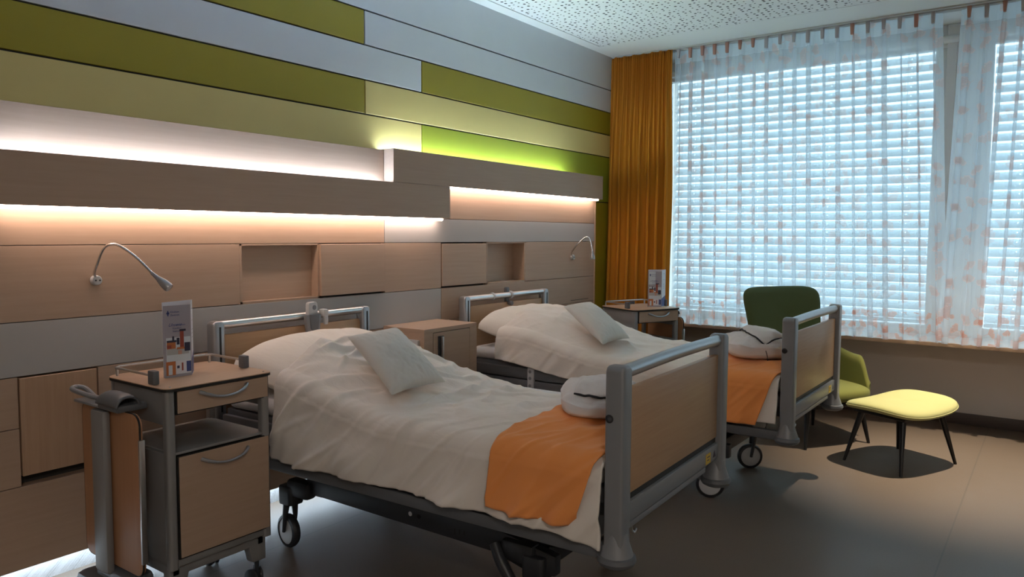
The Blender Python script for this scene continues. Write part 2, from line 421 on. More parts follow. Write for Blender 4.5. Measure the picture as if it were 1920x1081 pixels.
cl = empty('ceiling', (0, 0, ZC), label='white ceiling with a perforated acoustic field and plain border', kind='structure')
m = MB(); m.box(XW - 0.35, XR + 0.2, YB - 0.2, 5.53, ZC + 0.012, ZC + 0.1); m.box(XW - 0.35, XR + 0.2, 5.53, YF + 0.35, ZC, ZC + 0.1)
m.box(XW - 0.05, XW + 0.10, YB - 0.2, 5.53, ZC, ZC + 0.02)
m.build('ceiling_border', M['paint_white'], cl, world=True, smooth=False)
m = MB(); m.box(XW + 0.106, XR, YB, 5.526, ZC + 0.001, ZC + 0.011)
tag(m.build('acoustic_board', M['perf'], cl, world=True, smooth=False), 'white acoustic board with scattered round holes')

# headboard wall with its cladding
wl = empty('wall_left', (XW, 2, 0), label='headboard wall clad in olive, yellow, grey and beech boards', kind='structure')
m = MB(); m.box(XW - 0.15, XW - 0.055, YB - 0.2, YF + 0.3, 0, ZC + 0.1)
m.box(XW - 0.055, XW - 0.012, YB - 0.2, 6.1, 1.40, ZC); m.box(XW - 0.055, XW - 0.012, 5.532, 6.1, 0, 1.4)
m.build('backing', M['shadow_gap'], wl, world=True, smooth=False)
def board(y0, y1, z0, z1, mat, label=None, x=XW, t=0.015, g=0.0042, name='cladding_board'):
    m = MB(); m.box(x - t, x, y0 + g, y1 - g, z0 + g, z1 - g, 0.0012, 1)
    return tag(m.build(name, M[mat], wl, world=True), label)
Z = [ZC + 0.02, 2.661, 2.469, 2.275, 2.083, 1.890, 1.70]
S1, S2, S3 = 3.026, 3.497, 6.06
board(YB, S3, Z[1], Z[0], 'white_panel', 'pale grey board')
board(YB, 1.2, Z[2], Z[1], 'white_panel', 'pale grey board'); board(1.2, S1, Z[2], Z[1], 'olive', 'olive green board'); board(S1, S3, Z[2], Z[1], 'white_panel', 'pale grey board')
board(YB, S2, Z[3], Z[2], 'white_panel', 'pale grey board'); board(S2, S3, Z[3], Z[2], 'olive', 'olive green board')
board(YB, S1, Z[4], Z[3], 'olive', 'olive green board'); board(S1, S3, Z[4], Z[3], 'yellow', 'pale yellow board')
board(YB, S2, Z[5] - 0.2, Z[4], 'yellow', 'pale yellow board'); board(S2, S3, Z[5] - 0.2, Z[4], 'lime', 'bright lime green board')
board(5.535, S3, 0.1, Z[5] - 0.2, 'olive', 'olive green board')

# wooden panelling 7 cm in front of it
YP = 5.532
def panel(y0, y1, z0, z1, mat='beech', label=None, x=XL, name='wood_panel', g=0.0015, t=0.055):
    m = MB(); m.box(x - t, x, y0 + g, y1 - g, z0 + g, z1 - g, 0.001, 1)
    return tag(m.build(name, M[mat], wl, world=True), label)
panel(YB, 3.10, 1.50, 1.886)                                         # behind the upper lamp
panel(3.10, YP, 1.502, 1.75)
panel(YB, 3.10, 1.354, 1.502); panel(3.10, YP, 1.354, 1.502, 'grey_panel', 'grey laminate panel')
for a, b in ((YB, 2.147), (3.10, 3.594), (4.523, YP)): panel(a, b, 1.066, 1.354)
# niches
def niche(y0, y1, yd, z0=1.066, z1=1.354, depth=0.10):
    m = MB(); x1 = XL - 0.0005; x0 = XL - depth
    m.box(x0 - 0.012, x0, y0, yd, z0, z1); m.box(x0, x1, y0 - 0.001, y0 + 0.012, z0, z1); m.box(x0, x1, y0, y1, z0 - 0.001, z0 + 0.01); m.box(x0, x1, y0, y1, z1 - 0.008, z1)
    m.box(x0, x1, y1 - 0.012, y1 + 0.0, z0, z1)
    return m
nm = niche(2.147, 2.625, 2.64, depth=0.052); tag(nm.build('niche', M['beech'], wl, world=True, smooth=False), 'open shelf niche above the near bed')
nm = niche(4.06, 4.523, 4.523, depth=0.105); tag(nm.build('niche', M['beech'], wl, world=True, smooth=False), 'open shelf niche above the far bed')
m = MB(); m.box(XL - 0.045, XL + 0.012, 2.626, 3.092, 1.076, 1.350, 0.002, 1); tag(m.build('niche_door', M['beech'], wl, world=True), 'niche door standing slightly ajar')
m = MB(); m.box(XL - 0.03, XL + 0.002, 3.602, 4.056, 1.076, 1.346, 0.002, 1); tag(m.build('niche_door', M['beech'], wl, world=True), 'closed niche door beside the far niche')
m = MB(); m.box(XL - 0.055, XL - 0.03, 2.64, 3.10, 1.066, 1.354); m.box(XL - 0.055, XL - 0.03, 3.594, 4.064, 1.066, 1.354); m.build('niche_door_backing', M['shadow_gap'], wl, world=True, smooth=False)
# grey band and lower rows
panel(YB, 3.594, 0.860, 1.066, 'grey_panel', 'grey laminate panel'); panel(3.594, YP, 0.860, 1.066)
panel(YB, 1.186, 0.664, 0.860); panel(YB, 1.186, 0.44, 0.664)
panel(1.478, 3.25, 0.44, 0.860); panel(3.25, YP, 0.44, 0.860)
m = MB(); m.box(XL - 0.05, XL + 0.004, 1.190, 1.472, 0.478, 0.854, 0.002, 1); tag(m.build('flap_door', M['beech_z'], wl, world=True), 'small beech flap door low on the wall')
m = MB(); m.box(XL - 0.07, XL - 0.05, 1.17, 1.49, 0.43, 0.865); m.build('flap_backing', M['shadow_gap'], wl, world=True, smooth=False)
panel(YB, 2.6, 0.118, 0.44); panel(2.6, 4.2, 0.118, 0.44); panel(4.2, YP, 0.118, 0.44)
m = MB(); m.box(XL - 0.02, XL + 0.001, 5.162, 5.442, 0.880, 0.884); m.build('slot', M['edge_black'], wl, world=True, smooth=False)
m = MB(); m.box(XL - 0.055, XL + 0.004, YP, YP + 0.014, 0.118, 1.74, 0.001); m.build('end_trim', M['table_top'], wl, world=True)
m = MB(); m.box(XW - 0.1, XW - 0.055, YB, YP, 0, 0.15); m.build('plinth', M['white_plinth'], wl, world=True, smooth=False)

# window wall
ww = empty('wall_window', (0, YF, 0), label='lower wall under the window, rough beige paint', kind='structure')
m = MB(); m.box(XW - 0.15, XR + 0.2, YF, YF + 0.25, 0, 0.70); m.box(2.35, XR + 0.2, YF, YF + 0.25, 0.7, ZC + 0.05)
m.box(XW - 0.15, XW + 0.25, 6.50, YF + 0.25, 0.70, ZC + 0.05)
m.build('wall_face', M['paint'], ww, world=True, smooth=False)
m = MB(); m.box(XW, XR, YF - 0.018, YF, 0, 0.085, 0.003); tag(m.build('baseboard_window', M['baseboard']), 'dark brown baseboard under the window', kind='structure')
m = MB(); m.box(XW, XR, 6.02, YF + 0.02, 0.637, 0.664, 0.003); tag(m.build('trim_1', M['beech_x']), 'beech window sill running under both sheer curtains', kind='structure')
m = MB(); m.box(XR, XR + 0.15, YB - 0.2, YF + 0.3, 0, ZC + 0.1); tag(m.build('wall_right', M['paint'], smooth=False), 'beige wall on the right', kind='structure')
m = MB(); m.box(XW - 0.15, XR + 0.15, YB - 0.15, YB, 0, ZC + 0.1); tag(m.build('wall_back', M['paint'], smooth=False), 'beige wall behind the viewer', kind='structure')

def window(name, x0, x1, label):
    w = empty(name, (x0, 6.45, 0.66), label=label, kind='structure')
    m = MB(); z0, z1 = 0.664, 2.90
    m.box(x0, x1, 6.42, 6.50, z0, 0.74, 0.006); m.box(x0, x0 + 0.075, 6.42, 6.50, 0.74, 2.78, 0.006); m.box(x1 - 0.075, x1, 6.42, 6.50, 0.74, 2.78, 0.006)
    m.box(x0, x1, 6.42, 6.50, 2.78, z1 + 0.05, 0.004); 
    m.build('window_frame', M['frame_white'], w, world=True)
    m = MB(); m.box(x0 + 0.08, x1 - 0.08, 6.462, 6.468, 0.74, 2.78); m.build('glass_pane', M['glass'], w, world=True, smooth=False)
    return w
window('window_1', -2.97, -0.72, 'wide left window behind the first sheer curtain')
window('window_2', -0.50, 2.3, 'right window behind the second sheer curtain')
m = MB(); m.box(-0.72, -0.50, 6.40, 6.55, 0.664, ZC, 0.004); m.box(-0.665, -0.655, 6.392, 6.41, 0.664, 2.80, 0.002); tag(m.build('trim_2', M['frame_white']), 'white mullion post between the two windows', kind='structure')
m = MB(); m.tube([(-3.0, 6.375, 2.835), (2.4, 6.375, 2.835)], 0.028, 12); m.box(-3.0, 2.4, 6.375, 6.42, 2.81, 2.86, 0.004)
tag(m.build('trim_3', M['frame_white']), 'white rounded moulding above the windows', kind='structure')

def blind(x0, x1, label):
    b = empty('venetian_blind', ((x0 + x1) / 2, 6.60, 0.75), label=label, cat='window blind', group='venetian blinds outside the windows')
    m = MB(); W, P, t = 0.082, 0.070, R(47.5)
    z = 0.80; holes = [x0 + 0.18 + k * (x1 - x0 - 0.36) / 3 for k in range(4)]
    while z < 2.80:
        prof = []
        for k in range(7):
            u = -0.5 + k / 6; bow = 0.006 * (1 - 4 * u * u)
            yy = u * W * math.cos(t) - bow * math.sin(t); zz = u * W * math.sin(t) + bow * math.cos(t)
            prof.append((6.60 + yy, z + zz))
        segs = []; a = x0
        for h in holes: segs.append((a, h - 0.004, False)); segs.append((h - 0.004, h + 0.004, True)); a = h + 0.004
        segs.append((a, x1, False))
        for a, c, hole in segs:
            for k in range(6):
                if hole and k in (3,): continue
                v = [m.bm.verts.new(q) for q in ((a, *prof[k]), (c, *prof[k]), (c, *prof[k + 1]), (a, *prof[k + 1]))]
                m.bm.faces.new(v)
        z += P
    bmesh.ops.remove_doubles(m.bm, verts=m.bm.verts[:], dist=0.0003)
    m.build('slats', M['slat'], b, world=True, angle=60)
    m = MB(); m.box(x0, x1, 6.56, 6.64, 0.735, 0.765, 0.004); m.build('bottom_rail', M['slat'], b, world=True)
    for h in (holes[0] + 0.02, holes[3] - 0.02):
        m = MB(); m.cyl((h, 6.575, 0.76), (h, 6.575, 2.82), 0.0015, n=6); m.build('cord', M['light_grey'], b, world=True)
blind(-2.90, -0.795, 'white venetian blind with closed slats in the wide left window')
blind(-0.425, 2.22, 'white venetian blind with closed slats in the right window, cut by the photo edge')

# ------------------------------------------------------------------ curtains
m = MB(); m.box(XW + 0.02, 2.5, 5.955, 6.02, ZC - 0.012, ZC, 0.002); m.box(XW + 0.02, 2.5, 5.90, 5.93, ZC - 0.010, ZC, 0.002)
tag(m.build('curtain_track', M['light_grey']), 'slim white double curtain track on the ceiling', 'curtain track')

def drape():
    m = MB(); x0, x1 = -3.215, -2.655; H0, H1 = 0.06, ZC - 0.01
    nf = 7
    def fn(u, v):
        z = H0 + (H1 - H0) * v
        top = smooth01((v - 0.55) / 0.45)
        ph = u * nf * 2 * PI + 0.8 * math.sin(7 * u) + 0.5 * nz(u * 4, v * 1.5)
        amp = (0.055 * (1 - top) + 0.020 * top) * (0.75 + 0.5 * nz(u * 9, 3.1))
        fine = 0.012 * top * math.sin(u * 46 * 2 * PI)
        sp = (u - 0.5) * 0.03 * (1 - top)
        x = x0 + (x1 - x0) * u + sp + 0.4 * amp * math.sin(2 * ph) * (1 - top * 0.7) - 0.015 * (1 - v) * (1 - u)
        y = 5.915 + amp * math.sin(ph) + fine + 0.012 * nz(u * 6, v * 5, 7) - 0.05 * (1 - v)
        return (max(x, x0 + 0.0), y, z)
    m.grid(fn, 420, 60)
    o = m.build('orange_drape', M['curtain'], solid=0.004, angle=80)
    tag(o, 'heavy orange drape gathered in the corner beside the window', 'curtain')
    return o
drape()

def sheer(x0, x1, npl, seed, label, xb0=None, xb1=None):
    m = MB(); zt = ZC - 0.012; zb = 0.672; n = 26
    xb0 = x0 if xb0 is None else xb0; xb1 = x1 if xb1 is None else xb1
    rnd = random.Random(seed); jit = [rnd.uniform(-1, 1) for _ in range(npl + 2)]; jw = [rnd.uniform(0.6, 1.35) for _ in range(npl + 2)]
    def fn(u, v):
        k = u * npl; i = int(min(npl - 1, k)); f = k - i
        top = smooth01((v - 0.93) / 0.05)
        wob = 0.018 * nz(u * 5, v * 2.2, seed) + 0.012 * jit[i] * (1 - v)
        c = f - 0.5
        # pinch pleat at the middle of each cell, soft fold falling below it
        pin = math.exp(-(c / 0.17) ** 2) * jw[i]
        w = xb0 * (1 - v) + x0 * v; e = xb1 * (1 - v) + x1 * v
        x = w + (e - w) * ((i + 0.5 + c * (1.0)) / npl)
        loop = 0.017 * math.sin(2 * PI * max(-0.5, min(0.5, c / 0.36))) * jw[i]
        x -= loop * (1 - 0.35 * top) * (1 if abs(c) < 0.18 else 0) * 1.25
        x += wob * math.sin(2 * PI * f) ** 2
        y = 6.0 - 0.030 * pin * (1 - 0.2 * top) + 0.014 * math.sin(2 * PI * u * npl * 0.37 + jit[i] * 0.0) * (1 - top) + 0.008 * nz(u * 14, v * 3, seed + 5)
        z = zb + (zt - zb) * v - 0.012 * (1 - abs(2 * f - 1)) * (1 - v) * 0.6 + 0.008 * nz(u * 9, 0.2, seed) * (1 - v)
        if v > 0.985: z -= 0.006 * math.sin(PI * f) ** 2 * 0
        return (x, y, z)
    Lc = (x1 - x0) * 1.35
    m.grid(fn, npl * n, 46, uv=lambda u, v: (u * Lc + seed, v * (zt - zb)))
    o = m.build('sheer_curtain', M['sheer'], angle=180)
    tag(o, label, 'sheer curtain', 'printed sheer curtains')
    for i in range(npl):
        xx = x0 + (x1 - x0) * (i + 0.5) / npl
        if xx > 0.3: break
        m = MB(); w0, w1 = 0.010 + 0.002 * jit[i], 0.014; ln = 0.075 + 0.012 * jit[i]
        m.prism([(xx - w1, zt + 0.006), (xx + w1, zt + 0.006), (xx + w0, zt - ln), (xx - w0, zt - ln)], 5.935, 5.962, 'y', 0.004)
        m.build('pinch_pleat', M['pleat_red'] if rnd.random() < 0.6 else M['pleat_grey'], o)
sheer(-2.665, -0.71, 19, 3, 'white sheer curtain with orange ginkgo leaves beside the orange drape', xb0=-2.655, xb1=-0.60)
sheer(-0.60, 1.5, 21, 8, 'white sheer curtain with orange ginkgo leaves at the right edge', xb0=-0.66, xb1=1.5)

# ------------------------------------------------------------------ light boxes
def light_box(nm_y0, y1, z0, z1, label, led_up, led_dn, mats, open_top_back, led_pos, led_end):
    b = empty('wall_light', (XB, (max(nm_y0, 0.8) + y1) / 2, z0), label=label, cat='wall light', group='long beech light boxes on the headboard wall')
    m = MB(); m.box(XB - 0.014, XB, nm_y0, y1, z0 + 0.0005, z1, 0.001, 1)
    m.box(open_top_back, XB - 0.014, nm_y0, y1, z0 + 0.0005, z0 + 0.02)
    if open_top_back < XL - 0.01 or True:
        m.box(open_top_back, XB - 0.0005, y1 - 0.014, y1, z0 + 0.0005, z1); m.box(open_top_back, XB - 0.0005, nm_y0, nm_y0 + 0.014, z0 + 0.0005, z1 - 0.0005)
    m.build('housing', M['beech'], b, world=True)
    m = MB(); m.box(led_pos - 0.008, led_pos + 0.008, led_up[0], led_up[1], z1 - 0.055, z1 - 0.045); tag(m.build('upper_light_strip', mats[0], b, world=True, smooth=False), 'glowing white strip in the top channel')
    m = MB(); m.tube([(XL + 0.050, led_dn[0], z0 - 0.004), (XL + 0.050, led_dn[1], z0 - 0.004)], 0.0095, 10); tag(m.build('lower_light_strip', mats[1], b, world=True), 'glowing warm strip under the box')
    return b
light_box(YB + 0.02, 3.594, 1.502, 1.70, 'long beech light box running out of the picture on the left', (1.10, 3.05), (1.12, 3.545), [M['led_cool'], M['led_warm']], XL + 0.001, XL + 0.022, 0)
light_box(3.102, YP, 1.7005, 1.890, 'raised beech light box ending beside the orange drape', (2.95 + 0.17, 5.15), (3.62, 5.49), [M['led_cool2'], M['led_warm']], XW + 0.003, XW + 0.035, 0)
# floor light under the panelling
m = MB(); m.box(XL - 0.10, XL - 0.085, YB + 0.1, YP - 0.05, 0.131, 0.139)
fl_ = m.build('floor_light', M['led_toe'], smooth=False); tag(fl_, 'cold white light strip hidden under the wall panelling, lighting the floor', 'floor light')

# ------------------------------------------------------------------ reading lamps
def reading_lamp(base, pts, head, label):
    t = empty('reading_lamp', base, label=label, cat='reading lamp', group='gooseneck reading lamps on the headboard wall')
    bx = Vector(base)
    m = MB(); m.cyl(bx, bx + Vector((0.022, 0, 0)), 0.021, 0.019, 24, bev=0.002); m.build('wall_mount', M['light_grey'], t, world=True)
    m = MB(); m.cyl(bx + Vector((0.021, -0.007, 0)), bx + Vector((0.0235, -0.007, 0)), 0.0035, n=10); m.cyl(bx + Vector((0.021, 0.009, 0)), bx + Vector((0.0235, 0.009, 0)), 0.0035, n=10)
    m.build('mount_screw', M['dark'], t, world=True)
    m = MB(); m.tube([bx + Vector((0.012, 0, 0.012))] + [Vector(p) for p in pts], 0.0052, 12, smooth=8); m.build('gooseneck', M['chrome'], t, world=True)
    a = Vector(pts[-1]); d = (Vector(head) - a); L = d.length
    m = MB(); m.lathe(a - d * 0.1, d, [(0, 0), (0.006, 0), (0.009, L * 0.35), (0.017, L * 0.75), (0.0185, L * 1.0), (0.0165, L * 1.1), (0.014, L * 1.08), (0, L * 1.06)], 24)
    h = m.build('lamp_head', M['silver'], t, world=True)
    m = MB(); m.cyl(a + d * 0.965, a + d * 0.985, 0.0135, n=20); m.build('lamp_lens', M['light_grey'], h, world=True)
reading_lamp((-3.15, 1.479, 1.212), [(-3.118, 1.462, 1.24), (-3.07, 1.452, 1.279), (-3.02, 1.452, 1.337), (-2.98, 1.462, 1.358), (-2.94, 1.478, 1.352), (-2.87, 1.503, 1.31), (-2.805, 1.533, 1.246)], (-2.75, 1.566, 1.193), 'gooseneck reading lamp on the wall above the near bedside cabinet')
reading_lamp((-3.15, 5.172, 1.229), [(-3.12, 5.12, 1.250), (-3.08, 5.066, 1.283), (-3.02, 5.06, 1.345), (-2.98, 5.096, 1.388), (-2.95, 5.106, 1.378), (-2.925, 5.096, 1.315), (-2.915, 5.09, 1.28)], (-2.91, 5.086, 1.219), 'gooseneck reading lamp on the wall beside the orange drape')

# ------------------------------------------------------------------ beds
def bed(y0, xf, label, holder):
    W = 0.975; y1 = y0 + W; xh = -3.09; yc = (y0 + y1) / 2
    t = empty('hospital_bed', ((xh + xf) / 2, yc, 0), label=label, cat='hospital bed', group='hospital beds along the headboard wall')
    def post(m, x0, x1, ya, yb, top):
        m.prism(rrect(ya, yb, 0.452, top, [0.022, 0.022, 0.002, 0.002], 6), x0, x1, 'x', 0.010, seg=3)
    ZT = 1.012
    # headboard
    m = MB(); m.box(xh + 0.012, xh + 0.034, y0 + 0.055, y1 - 0.055, 0.50, 0.945, 0.004); hb = m.build('headboard', M['bedwood'], t, world=True)
    for s_, (ya, yb) in enumerate(((y0, y0 + 0.060), (y1 - 0.060, y1))):
        m = MB(); post(m, xh, xh + 0.055, ya, yb, ZT); m.build('post', M['silver'], hb, world=True)
        m = MB(); yy = (ya + yb) / 2 + 0.004; m.box(xh + 0.052, xh + 0.0565, yy - 0.0045, yy + 0.0045, 0.60, 0.985); m.build('post_slot', M['edge_black'], hb, world=True, smooth=False)
        m = MB(); m.prism([(0, 0.985), (0.03, 0.985), (0.0, 0.925)] if s_ == 0 else [(0, 0.985), (0, 0.925), (-0.03, 0.985)], 0, 0.004, 'x')
        m.bm.transform(Matrix.Translation((xh + 0.03, (yb - 0.002) if s_ == 0 else (ya + 0.002), 0))); m.build('bracket', M['silver'], hb, world=True)
    m = MB(); m.tube([(xh + 0.030, y0 + 0.03, ZT - 0.020), (xh + 0.030, y1 - 0.03, ZT - 0.020)], 0.0195, 16); m.build('top_rail', M['steel'], hb, world=True)
    for ya in (y0 + 0.03, y1 - 0.03):
        m = MB(); m.lathe((xh + 0.03, ya, 0.395), (0, 0, 1), [(0, 0), (0.045, 0), (0.056, 0.010), (0.056, 0.024), (0.045, 0.034), (0.034, 0.055), (0.028, 0.075), (0, 0.08)], 24); m.build('bumper', M['grey_plastic'], hb, world=True)
    # footboard
    m = MB(); m.box(xf - 0.046, xf - 0.022, y0 + 0.058, y1 - 0.058, 0.598, 0.931, 0.004); fb = m.build('footboard', M['bedwood'], t, world=True)
    for s_, (ya, yb) in enumerate(((y0, y0 + 0.066), (y1 - 0.066, y1))):
        m = MB(); post(m, xf - 0.062, xf, ya, yb, ZT); m.build('post', M['mid_grey'], fb, world=True)
        yy = (ya + yb) / 2
        m = MB(); m.lathe((xf - 0.031, yy, 0.425), (0, 0, 1), [(0, 0), (0.052, 0), (0.050, 0.010), (0.038, 0.045), (0.033, 0.07), (0, 0.075)], 28); m.build('post_foot', M['mid_grey'], fb, world=True)
        m = MB(); m.lathe((xf - 0.031, yy, 0.392), (0, 0, 1), [(0, 0), (0.040, 0), (0.055, 0.008), (0.061, 0.020), (0.058, 0.032), (0.050, 0.036), (0, 0.036)], 28); m.build('bumper', M['grey_plastic'], fb, world=True)
        yo = y0 - 0.001 if s_ == 0 else y1 - 0.001
    m = MB(); m.lathe((xf - 0.045, y0 + 0.002, 0.852), (0, -1, 0), [(0, 0), (0.013, 0), (0.013, 0.004), (0.009, 0.005), (0.0085, 0.002), (0, 0.002)], 20); tag(m.build('bolt_cap', M['dark'], fb, world=True), 'round black cap')
    m = MB(); m.tube([(xf - 0.031, y0 + 0.045, ZT - 0.026), (xf - 0.031, yc, ZT - 0.021), (xf - 0.031, y1 - 0.045, ZT - 0.026)], 0.0215, 16, smooth=6); m.build('top_rail', M['silver'], fb, world=True)
    m = MB(); m.box(xf - 0.042, xf - 0.026, y0 + 0.060, y1 - 0.060, 0.578, 0.598); m.build('black_strip', M['edge_black'], fb, world=True, smooth=False)  # black strip filling the gap below the wood panel
    m = MB(); m.box(xf - 0.050, xf - 0.014, y0 + 0.060, y1 - 0.060, 0.513, 0.577, 0.005); m.build('lower_rail', M['mid_grey'], fb, world=True)
    m = MB(); m.box(xf - 0.055, xf - 0.022, y0 + 0.070, y1 - 0.18, 0.484, 0.506, 0.004); m.box(xf - 0.055, xf - 0.030, y0 + 0.1, y1 - 0.2, 0.505, 0.515); m.build('under_rail', M['mid_grey'], fb, world=True)
    m = MB(); m.box(xf - 0.0145, xf - 0.0125, y1 - 0.205, y1 - 0.155, 0.520, 0.560); tag(m.build('sticker', M['yellow_label'], fb, world=True, smooth=False), 'small yellow warning sticker')
    m = MB(); m.prism([(y1 - 0.125, 0.530), (y1 - 0.095, 0.530), (y1 - 0.110, 0.556)], xf - 0.0145, xf - 0.0128, 'x'); m.build('arrow_mark', M['ink'], fb, world=True, smooth=False)
    m = MB(); m.box(xf - 0.0126, xf - 0.012, y1 - 0.195, y1 - 0.165, 0.545, 0.549); m.box(xf - 0.0126, xf - 0.012, y1 - 0.195, y1 - 0.172, 0.533, 0.537); m.build('sticker_print', M['ink'], fb, world=True, smooth=False)
    m = MB(); m.tube([(xf - 0.035, y0 + 0.15, 0.49), (xf - 0.035, y0 + 0.15, 0.465), (xf - 0.03, y0 + 0.158, 0.455), (xf - 0.03, y0 + 0.172, 0.462)], 0.004, 8, smooth=4); m.build('hook', M['steel'], fb, world=True)
    # mattress deck, side rails and frame
    m = MB(); m.box(xh + 0.06, xf - 0.065, y0 + 0.055, y1 - 0.055, 0.565, 0.618, 0.008); m.box(xh + 0.06, xf - 0.065, y0 + 0.12, y1 - 0.12, 0.50, 0.566, 0.004); m.build('mattress_deck', M['grey_plastic'], t, world=True)
    for ya, sg in ((y0 + 0.012, 1), (y1 - 0.012, -1)):
        a, c = sorted((ya, ya + sg * 0.035))
        m = MB(); m.box(xh + 0.05, xf - 0.055, a, c, 0.405, 0.452, 0.008); sr = m.build('side_rail', M['grey_plastic'], t, world=True)
        a, c = sorted((ya + sg * 0.004, ya + sg * 0.028))
        m = MB(); m.box(xh + 0.08, xf - 0.30, a, c, 0.470, 0.528, 0.008); m.box(xh + 0.08, xf - 0.30, a, c, 0.536, 0.600, 0.008); m.build('folded_guard', M['grey_plastic'], sr, world=True)
        xx = -2.56
        m = MB(); a, c = sorted((ya - sg * 0.006, ya + sg * 0.02)); m.box(xx, xx + 0.05, a, c, 0.475, 0.612, 0.012); m.build('latch', M['light_grey'], sr, world=True)
        for zz in (0.50, 0.545, 0.585):
            m = MB(); m.cyl((xx + 0.025, ya - sg * 0.004, zz), (xx + 0.025, ya - sg * 0.008, zz), 0.010, n=16)
            m.build('latch_button', M['mid_grey'], sr, world=True)
    # undercarriage
    ya, yb = y0 + 0.155, y1 - 0.155
    m = MB()
    for yy in (ya, yb - 0.04): m.prism([(-2.62, 0.275), (-1.62, 0.255), (-1.46, 0.215), (-1.36, 0.23), (-1.36, 0.30), (-1.62, 0.345), (-2.62, 0.358)], yy, yy + 0.04, 'y', 0.006)
    m.box(-2.60, -2.52, ya, yb, 0.27, 0.35, 0.01); m.box(-1.50, -1.42, ya, yb, 0.22, 0.30, 0.01)
    ch = m.build('chassis', M['dark'], t, world=True)
    m = MB()
    for q in ((-2.0, 0.018),):
        m.lathe((-2.02, ya + 0.001, 0.312), (0, -1, 0), [(0.0, 0), (0.0, 0.002), (0.009, 0.002), (0.009, 0)], 20)
    m.build('symbol', M['light_grey'], ch, world=True)
    m = MB()
    m.lathe((-1.975, ya + 0.001, 0.310), (0, -1, 0), [(0.0, 0), (0.0, 0.002), (0.009, 0.002), (0.009, 0)], 20)
    m.build('symbol', M['edge_black'], ch, world=True, smooth=False)
    for k in range(3):
        m = MB(); m.box(-1.80 + k * 0.022, -1.796 + k * 0.022, ya - 0.001, ya + 0.001, 0.280 if k == 0 else 0.287, 0.305); m.build('mark', M['edge_black'], ch, world=True, smooth=False)
    m = MB()
    for xa, xb_ in ((-2.45, -2.1), (-1.45, -1.8)):
        for yy in (ya + 0.06, yb - 0.10): m.prism([(xa, 0.30), (xa + 0.05, 0.30), (xb_ + 0.05, 0.50), (xb_, 0.50)], yy, yy + 0.03, 'y', 0.005)
    m.box(-2.15, -2.02, ya + 0.05, yb - 0.05, 0.46, 0.51, 0.01); m.box(-1.86, -1.72, ya + 0.05, yb - 0.05, 0.46, 0.51, 0.01)
    m.build('lifting_arm', M['dark'], t, world=True)
    m = MB(); m.cyl((-2.35, yc, 0.33), (-1.85, yc, 0.42), 0.035, n=18, bev=0.004); m.cyl((-1.85, yc, 0.42), (-1.75, yc, 0.44), 0.015, n=12); m.box(-1.62, -1.30, yc - 0.12, yc + 0.12, 0.30, 0.44, 0.03); m.build('actuator', M['grey_plastic'], t, world=True)
    m = MB(); m.box(-2.38, -2.33, ya + 0.05, ya + 0.09, 0.352, 0.372, 0.004); tag(m.build('release_lever', M['red_plastic'], t, world=True), 'small red release lever')
    def caster(x, y, head, ang):
        m = MB()
        m.prism(rrect(x - 0.045, x + 0.045, y - 0.04, y + 0.04, 0.02), 0.205, 0.29, 'z', 0.008)
        sg = 1 if head else -1
        m.box(min(x, x + sg * 0.14), max(x, x + sg * 0.14), y - 0.032, y + 0.032, 0.245, 0.325, 0.02)
        c = m.build('caster', M['dark'], t, world=True)
        rot = Matrix.Rotation(ang, 3, 'Z'); off = Vector((x, y, 0)) + rot @ Vector((-0.022, 0, 0))
        m = MB(); ax = rot @ Vector((0, 1, 0)); cc = off + Vector((0, 0, 0.075))
        m.lathe(cc - ax * 0.020, ax, [(0.058, 0.0), (0.070, 0.004), (0.075, 0.012), (0.075, 0.028), (0.070, 0.036), (0.058, 0.040), (0.056, 0.02), (0.058, 0.0)], 36)
        w = m.build('tyre', M['dark'], c, world=True)
        m = MB(); m.lathe(cc - ax * 0.017, ax, [(0, 0.0), (0.02, -0.003), (0.058, 0.002), (0.058, 0.032), (0.02, 0.037), (0, 0.034)], 30); m.build('wheel_disc', M['light_grey'], c, world=True)
        m = MB(); pr = rot @ Vector((1, 0, 0))
        for sgn in (-1, 1):
            a = cc + ax * 0.026 * sgn
            mm = MB(); 
            m.tube([a - pr * 0.0, a + Vector((0, 0, 0.07)) + pr * 0.012, a + Vector((0, 0, 0.135)) + pr * 0.018 - ax * 0.006 * sgn], [0.008, 0.011, 0.016], 8)
        m.build('fork', M['dark'], c, world=True)
    hx = -2.735
    caster(hx, y0 + 0.165, True, R(-8)); caster(hx, y1 - 0.165, True, R(-25))
    caster(-1.44, y0 + 0.165, False, R(20)); caster(-1.44, y1 - 0.165, False, R(35))
    m = MB(); m.tube([(-1.60, ya - 0.02, 0.30), (-1.56, ya - 0.035, 0.245), (-1.47, ya - 0.045, 0.14)], [0.02, 0.022, 0.02], 12, smooth=4); m.build('brake_pedal', M['dark'], t, world=True)
    return t, y0, y1, xh, xf
B1 = bed(1.950, -1.040, 'grey hospital bed nearest the viewer with beech head and foot boards', True)
B2 = bed(3.690, -1.000, 'grey hospital bed farther back beside the window and armchair', False)

